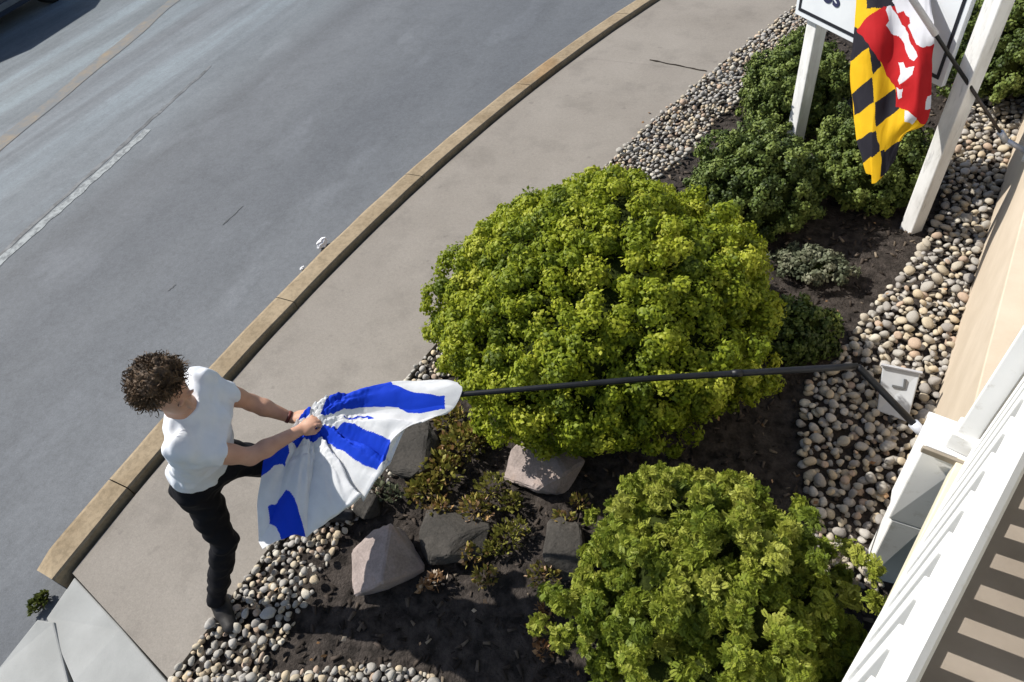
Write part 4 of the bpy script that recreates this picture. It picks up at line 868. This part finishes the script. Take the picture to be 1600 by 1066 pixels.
rank, rknee, rhip = A(-2.598, 0.299, 0.095), A(-2.475, 0.520, 0.50), A(-2.545, 0.640, 0.89)
lhip, lknee, lank = A(-2.485, 0.790, 0.92), A(-2.30, 1.02, 0.63), A(-2.36, 1.00, 0.10)
lsh, rsh = A(-2.435, 0.935, 1.40), A(-2.292, 0.640, 1.36)
lelb, relb = A(-2.372, 1.050, 1.13), A(-2.165, 0.800, 1.12)
lwr, rwr = A(-2.215, 1.105, 0.995), A(-2.072, 1.030, 1.065)
pel = (rhip + lhip) / 2 + A(0, 0, 0.05); che = (lsh + rsh) / 2 + A(-0.01, 0, -0.10); nk = (lsh + rsh) / 2 + A(0.0, -0.01, 0.075)
SH = unit(lsh - rsh); FW = unit(np.cross(SH, A(0, 0, 1)))
hc = A(-2.318, 0.765, 1.605); hf = unit(A(0.86, 0.06, -0.44)); hl = unit(np.cross(A(0, 0, 1), hf)); hu = np.cross(hf, hl)     # head: centre, forward, left, up
person = thing('person', 'person in white T-shirt and black trousers leaning and pulling the flag', 'person', (rank[0], rank[1], 0))
def rel(me): me.transform(Matrix.Translation((-rank[0], -rank[1], 0))); return me
# body, one continuous surface
f = Field((-2.74, 0.16, 0.0), (-1.92, 1.26, 1.80), 0.0055)
f.ell(hc + hu * 0.015 - hf * 0.012, (hf, hl, hu), (0.094, 0.074, 0.112), 0.01)
f.ell(hc - hu * 0.045 + hf * 0.035, (hf, hl, hu), (0.062, 0.056, 0.075), 0.03)          # jaw and face
f.ell(hc - hu * 0.105 + hf * 0.055, (hf, hl, hu), (0.026, 0.026, 0.02), 0.025)          # chin
f.cone(hc + hf * 0.088 + hu * 0.012, hc + hf * 0.112 - hu * 0.030, 0.008, 0.0135, 0.012)   # nose
for s_ in (-1, 1):
    f.ell(hc + hf * 0.092 + hl * s_ * 0.030 + hu * 0.012, (hf, hl, hu), (0.014, 0.017, 0.011), 0.012, True)   # eye sockets
    f.ell(hc + hf * 0.088 + hl * s_ * 0.030 + hu * 0.033, (hf, hl, hu), (0.009, 0.020, 0.007), 0.012)          # brow
    f.ell(hc - hf * 0.008 + hl * s_ * 0.077 - hu * 0.005, (hf, hl, hu), (0.018, 0.008, 0.030), 0.008)          # ear
for dz, r in ((-0.062, 0.0065), (-0.074, 0.0075)): f.cone(hc + hf * 0.088 + hl * 0.018 + hu * dz, hc + hf * 0.088 - hl * 0.018 + hu * dz, r, r, 0.006)   # lips
f.cone(hc - hu * 0.06 - hf * 0.025, nk - A(0, 0, 0.02), 0.054, 0.06, 0.03)
f.cone(rsh, lsh, 0.058, 0.058, 0.04); f.cone(nk - A(0, 0, 0.03), che, 0.06, 0.10, 0.05); f.cone(che, pel, 0.105, 0.095, 0.06)
f.cone(rhip, lhip, 0.09, 0.09, 0.04)
for a, b, c_, in ((rhip, rknee, rank), (lhip, lknee, lank)): f.cone(a, b, 0.078, 0.05, 0.03); f.cone(b, c_, 0.05, 0.036, 0.02); f.cone(c_, c_ - A(0, 0, 0.06), 0.036, 0.035, 0.02)
for a, b, c_ in ((rsh, relb, rwr), (lsh, lelb, lwr)):
    f.cone(a, b, 0.052, 0.040, 0.03); f.cone(a + (b - a) * 0.25, a + (b - a) * 0.7, 0.050, 0.046, 0.02)
    m_ = b + (c_ - b) * 0.3; f.cone(b, m_, 0.040, 0.042, 0.02); f.cone(m_, c_, 0.042, 0.027, 0.02)
def hand(wr, tgt, back, side):
    """closed hand gripping cloth: palm, four curled fingers, thumb"""
    d = unit(tgt - wr); bk = unit(back - d * np.dot(back, d)); sd_ = np.cross(d, bk)
    f.ell(wr + d * 0.048, (d, sd_, bk), (0.052, 0.040, 0.021), 0.018)
    for i, (ln, w_) in enumerate(((0.026, 0.92), (0.030, 1.0), (0.028, 0.97), (0.021, 0.85))):
        o_ = (i - 1.5) * 0.0195; k0 = wr + d * 0.082 + sd_ * o_ + bk * 0.006; k1 = k0 + d * ln * 0.75 - bk * 0.014; k2 = k1 - bk * 0.026 - d * 0.004; k3 = k2 - d * 0.020 - bk * 0.006
        for p_, q_, r0, r1 in ((k0, k1, 0.0100, 0.0095), (k1, k2, 0.0095, 0.0088), (k2, k3, 0.0088, 0.0078)): f.cone(p_, q_, r0 * w_, r1 * w_, 0.0035)
    t0_ = wr + d * 0.022 + sd_ * side * 0.030 - bk * 0.006; t1_ = t0_ + d * 0.034 + sd_ * side * 0.014 - bk * 0.014; t2_ = t1_ + d * 0.028 - sd_ * side * 0.010 - bk * 0.010
    f.cone(t0_, t1_, 0.0145, 0.011, 0.01); f.cone(t1_, t2_, 0.011, 0.0085, 0.004)
    return d
rt, lt = W(502, 652, 1.08), W(482, 648, 1.02)
hand(rwr, rt, A(-0.25, -0.55, 0.8), 1); hand(lwr, lt, A(-0.35, -0.1, 0.9), -1)
body = put('body', rel(f.mesh('body', 2)), M_SKIN, person, True)
for s_ in (-1, 1):
    bm = bmesh.new(); bmesh.ops.create_uvsphere(bm, u_segments=10, v_segments=8, radius=0.0095); o = put('eye', bm_mesh('eye', bm), M_EYE, body, True, tuple(hc + hf * 0.078 + hl * s_ * 0.030 + hu * 0.011 - A(rank[0], rank[1], 0)))
# shirt
f = Field((-2.72, 0.42, 0.90), (-2.02, 1.20, 1.56), 0.006)
f.cone(rsh + A(0, 0, 0.004), lsh + A(0, 0, 0.004), 0.074, 0.074, 0.05); f.cone(nk - A(0, 0, 0.035), che, 0.075, 0.118, 0.05, None, (SH, 0.86)); f.cone(che, pel + A(0, 0, -0.02), 0.120, 0.120, 0.06, None, (SH, 0.84))
for a, b in ((rsh, rhip), (lsh, lhip)): f.cone(a * 0.82 + che * 0.18 - A(0, 0, 0.06), b + A(0, 0, 0.06), 0.085, 0.092, 0.05)
for a, b in ((rsh, relb), (lsh, lelb)): f.cone(a, a + (b - a) * 0.56, 0.068, 0.067, 0.035, True)
f.wrinkle(0.0050, 30, 1.0); f.wrinkle(0.0026, 75, 4.0, ((0.2, 0.9, 0.4), (0.9, 0.2, 0.35)))
f.cone(nk, nk + A(0, 0, 0.001), 0.001, 0.001, 0)
hn = unit(pel - che); f.plane(pel + hn * (-0.012), hn)
f.ell(nk + A(0, 0, 0.040) + FW * 0.018, (FW, unit(np.cross(A(0, 0, 1), FW)), A(0, 0, 1)), (0.088, 0.080, 0.052), 0.008, True)
put('t_shirt', rel(f.mesh('t_shirt', 1)), M_SHIRT, person, True)
# trousers
f = Field((-2.76, 0.18, 0.03), (-2.10, 1.22, 1.08), 0.006)
f.cone(rhip + A(0, 0, -0.01), lhip + A(0, 0, -0.01), 0.108, 0.108, 0.05); f.cone(pel, pel + (che - pel) * 0.25, 0.108, 0.10, 0.05, None, (SH, 0.84))
for a, b, c_ in ((rhip, rknee, rank), (lhip, lknee, lank)):
    f.cone(a, b, 0.098, 0.066, 0.04); f.cone(b, b + (c_ - b) * 0.35, 0.066, 0.062, 0.02); f.cone(b + (c_ - b) * 0.35, c_, 0.062, 0.050, 0.02, True)
f.wrinkle(0.0045, 32, 5.0); f.wrinkle(0.0022, 85, 2.0, ((0.1, 0.3, 0.95), (0.4, -0.2, 0.9))); 
put('trousers', rel(f.mesh('trousers', 1)), M_TROUSER, person, True)
# shoes
for an, dr in ((rank, unit(A(0.80, -0.42, 0))), (lank, unit(A(0.92, 0.25, 0)))):
    f = Field(tuple(an + A(-0.34, -0.34, -an[2] - 0.02)), tuple(an + A(0.34, 0.34, 0.10)), 0.005); z0 = 0.042
    hl_ = A(an[0], an[1], z0) - dr * 0.055; to = A(an[0], an[1], z0 - 0.006) + dr * 0.165
    f.cone(hl_, hl_ + dr * 0.12, 0.043, 0.048, 0.02, None, (A(0, 0, 1), 0.95)); f.cone(hl_ + dr * 0.10, to, 0.048, 0.040, 0.02, None, (A(0, 0, 1), 1.15)); f.cone(A(an[0], an[1], z0) - dr * 0.01, an + A(0, 0, 0.01), 0.047, 0.046, 0.02)
    f.plane(A(0, 0, 0.016), A(0, 0, -1)); sh_ = put('shoe', rel(f.mesh('shoe', 1)), M_SHOE, person, True)
    f = Field(tuple(an + A(-0.34, -0.34, -an[2] - 0.02)), tuple(an + A(0.34, 0.34, 0.02)), 0.005)
    f.cone(hl_, hl_ + dr * 0.11, 0.046, 0.051, 0.01); f.cone(hl_ + dr * 0.11, to, 0.051, 0.043, 0.01); f.plane(A(0, 0, 0.018), A(0, 0, 1)); f.plane(A(0, 0, 0.002), A(0, 0, -1)); put('sole', rel(f.mesh('sole', 0)), M_SOLE, sh_)
# hair: tousled mass with locks
f = Field(tuple(hc - 0.26), tuple(hc + 0.26), 0.006); loc = []
f.ell(hc + hu * 0.030 - hf * 0.036, (hf, hl, hu), (0.096, 0.086, 0.108), 0.02)
hd = []
while len(hd) < 130:
    q = rng.normal(size=3); q /= np.linalg.norm(q); v_ = A(q.dot(hf), q.dot(hl), q.dot(hu))
    if v_[2] < -0.62 or (v_[0] > 0.35 and v_[2] < 0.62) or (v_[0] > 0.12 and v_[2] < 0.12): continue
    hd.append(q)
hd = np.array(hd)
for q in hd:
    e = hc + hu * 0.030 - hf * 0.030 + (hf * q.dot(hf) * 0.094 + hl * q.dot(hl) * 0.086 + hu * q.dot(hu) * 0.108) * rng.uniform(0.96, 1.15)
    f.ell(e, (A(1, 0, 0), A(0, 1, 0), A(0, 0, 1)), rng.uniform(0.014, 0.030, 3), 0.012)
f.wrinkle(0.004, 130, 2.0)
hair = put('hair', rel(f.mesh('hair', 1)), M_HAIR, person, True)
LV = []; LF = []
for i in range(6):
    u_ = i / 5; w_ = 0.075 * (1 - u_ * 0.7); LV += [(-w_ + 0.22 * math.sin(u_ * 5), 0.42 * (1 - math.cos(u_ * 4.2)), 0.8 * math.sin(u_ * 2.2)), (w_ + 0.22 * math.sin(u_ * 5), 0.42 * (1 - math.cos(u_ * 4.2)), 0.8 * math.sin(u_ * 2.2))]
    if i: b_ = 2 * i; LF.append((b_ - 2, b_ - 1, b_ + 1, b_))
n = 4200; q = hd[rng.integers(0, len(hd), n)] + rng.normal(size=(n, 3)) * 0.11; q /= np.linalg.norm(q, axis=1, keepdims=True)
Bm = np.stack([hf * 0.096, hl * 0.089, hu * 0.111], 0); loc3 = np.stack([q @ hf, q @ hl, q @ hu], 1)
pos = hc + hu * 0.030 - hf * 0.030 + loc3 @ Bm * rng.uniform(0.90, 1.06, (n, 1)) - A(rank[0], rank[1], 0)
zd = q * 0.45 + rng.normal(size=(n, 3)) * 0.8 - A(0, 0, 0.25)
put('hair_locks', scatter('hair_locks', LV, LF, pos, frames(zd), rng.uniform(0.025, 0.055, n), np.zeros(n)), M_HAIR, hair)
# wristband on the far arm
bd = unit(lwr - lelb); c_ = lwr - bd * 0.02 - A(rank[0], rank[1], 0); bm = bmesh.new(); tube(bm, [tuple(c_ - bd * 0.008), tuple(c_ + bd * 0.008)], 0.033, 18); put('wristband', bm_mesh('wristband', bm), M_BAND, person, True)

#@@SMALL
# ------------------------------------------------------------------ litter and car
def litter(label, px, size, seed):
    c = W(*px, ROAD_Z + 0.01); bm = bmesh.new(); bmesh.ops.create_icosphere(bm, subdivisions=3, radius=1)
    for v in bm.verts:
        k = 1 + 0.55 * mnoise.noise((v.co.x * 1.7 + seed, v.co.y * 1.7, v.co.z * 1.7)) + 0.25 * mnoise.noise((v.co.x * 5 + seed, v.co.y * 5, v.co.z * 5)); v.co *= k
        v.co = Vector((v.co.x * size[0], v.co.y * size[1], v.co.z * size[2] + size[2]))
    return tag(put('paper_litter', bm_mesh('paper_litter', bm), M_PAPER, None, False, tuple(c)), label, 'litter')
litter('crumpled white paper lying on the road against the curb', (505, 384), (0.04, 0.06, 0.035), 3)
litter('tiny white scrap on the road beside the curb, below the larger paper', (472, 420), (0.014, 0.022, 0.008), 8)

# parked car on the far side of the road: only its near side low edge reaches into the picture
a_, b_ = W(0, 56, ROAD_Z), W(92, 0, ROAD_Z); cd_ = unit(b_ - a_); cnr = A(-cd_[1], cd_[0], 0)      # along the car, and away from us
if cnr[0] > 0: cnr = -cnr
car = thing('car', 'dark navy blue car at the far side of the road', 'car', (0, 0, 0))
co_ = a_ - cd_ * 2.2 - cnr * 0.02; CW = 1.78
def cp(u, w_, z): return co_ + cd_ * u + cnr * w_ + A(0, 0, z)
prof = [(0.05, 0.38), (0.02, 0.62), (0.12, 0.78), (1.15, 0.92), (1.30, 0.95), (3.75, 0.98), (4.35, 0.94), (4.48, 0.70), (4.45, 0.36), (4.05, 0.22), (0.45, 0.22)]
bm = bmesh.new(); ws = [(0.0, 0.0), (0.05, 0.0), (CW - 0.05, 0.0), (CW, 0.0)]; rings = []
for k, (w_, _) in enumerate(ws):
    ins_ = 0.03 if k in (0, 3) else 0.0
    rings.append([bm.verts.new(tuple(cp(u + (ins_ if u < 2 else -ins_), w_, z - (ins_ if z > 0.6 else 0)))) for u, z in prof])
for r0, r1 in zip(rings, rings[1:]):
    for k in range(len(prof)): bm.faces.new((r0[k], r0[(k + 1) % len(prof)], r1[(k + 1) % len(prof)], r1[k]))
bm.faces.new(rings[0]); bm.faces.new(rings[-1][::-1]); bmesh.ops.recalc_face_normals(bm, faces=bm.faces)
put('body', bm_mesh('car_body', bm), M_CARPAINT, car)
bm = bmesh.new(); hexa(bm, [cp(1.15, 0.08, 0.92), cp(4.15, 0.08, 0.95), cp(4.15, CW - 0.08, 0.95), cp(1.15, CW - 0.08, 0.92), cp(1.95, 0.24, 1.42), cp(3.55, 0.24, 1.42), cp(3.55, CW - 0.24, 1.42), cp(1.95, CW - 0.24, 1.42)], 0.05, 3); put('cabin', bm_mesh('cabin', bm), M_CARPAINT, car)
for (u0, u1, v0, v1) in ((1.55, 2.55, 2.05, 2.58), (2.65, 3.85, 2.66, 3.42)):
    for w0, w1, sg in ((0.085, 0.225, -1), (CW - 0.085, CW - 0.225, 1)):
        bm = bmesh.new(); pts_ = [cp(u0, w0 + sg * 0.012 + 0.015 * -sg, 0.99), cp(u1, w0 + sg * 0.012 + 0.015 * -sg, 0.99), cp(v1, w1 + sg * 0.012, 1.36), cp(v0, w1 + sg * 0.012, 1.36)]
        v_ = [bm.verts.new(tuple(p + cnr * sg * 0.012)) for p in pts_]; bm.faces.new(v_); put('window', bm_mesh('window', bm), M_GLASS, car)
bm = bmesh.new(); v_ = [bm.verts.new(tuple(p)) for p in (cp(1.22, 0.2, 0.98), cp(1.22, CW - 0.2, 0.98), cp(1.88, CW - 0.32, 1.38), cp(1.88, 0.32, 1.38))]; bm.faces.new(v_); bmesh.ops.translate(bm, verts=bm.verts, vec=tuple(-cd_ * 0.02 + A(0, 0, 0.012))); put('windscreen', bm_mesh('windscreen', bm), M_GLASS, car)
for u in (0.85, 3.6):
    for w_ in (0.02, CW - 0.02):
        sg = -1 if w_ < 1 else 1; wh = thing('wheel', '', ''); del wh['label']; del wh['category']; wh.parent = car
        c = cp(u, w_, 0.31); bm = bmesh.new(); tube(bm, [tuple(c - cnr * sg * 0.18), tuple(c - cnr * sg * 0.16), tuple(c + cnr * sg * 0.02), tuple(c + cnr * sg * 0.035)], [0.28, 0.31, 0.31, 0.27], 28); put('tyre', bm_mesh('tyre', bm), M_TYRE, wh, True)
        bm = bmesh.new(); tube(bm, [tuple(c + cnr * sg * 0.03), tuple(c + cnr * sg * 0.045)], [0.20, 0.17], 20); put('rim', bm_mesh('rim', bm), M_RIM, wh)
for u, mat_, nm in ((0.03, M_LAMP, 'headlight'), (4.47, M_TAIL, 'tail_light')):
    for w_ in (0.25, CW - 0.25):
        bm = bmesh.new(); obox(bm, cp(u, w_, 0.68), cd_ * 0.02, cnr * 0.16, A(0, 0, 0.06), 0.01); put(nm, bm_mesh(nm, bm), mat_, car)
bm = bmesh.new(); obox(bm, cp(2.3, -0.012, 0.34), cd_ * 1.1, cnr * 0.02, A(0, 0, 0.045), 0.01); put('sill_trim', bm_mesh('sill_trim', bm), M_DGREY, car)
for u in (1.35, 2.6):
    bm = bmesh.new(); obox(bm, cp(u + 1.0, -0.012, 0.80), cd_ * 0.09, cnr * 0.012, A(0, 0, 0.014), 0.004); put('door_handle', bm_mesh('door_handle', bm), M_DGREY, car)
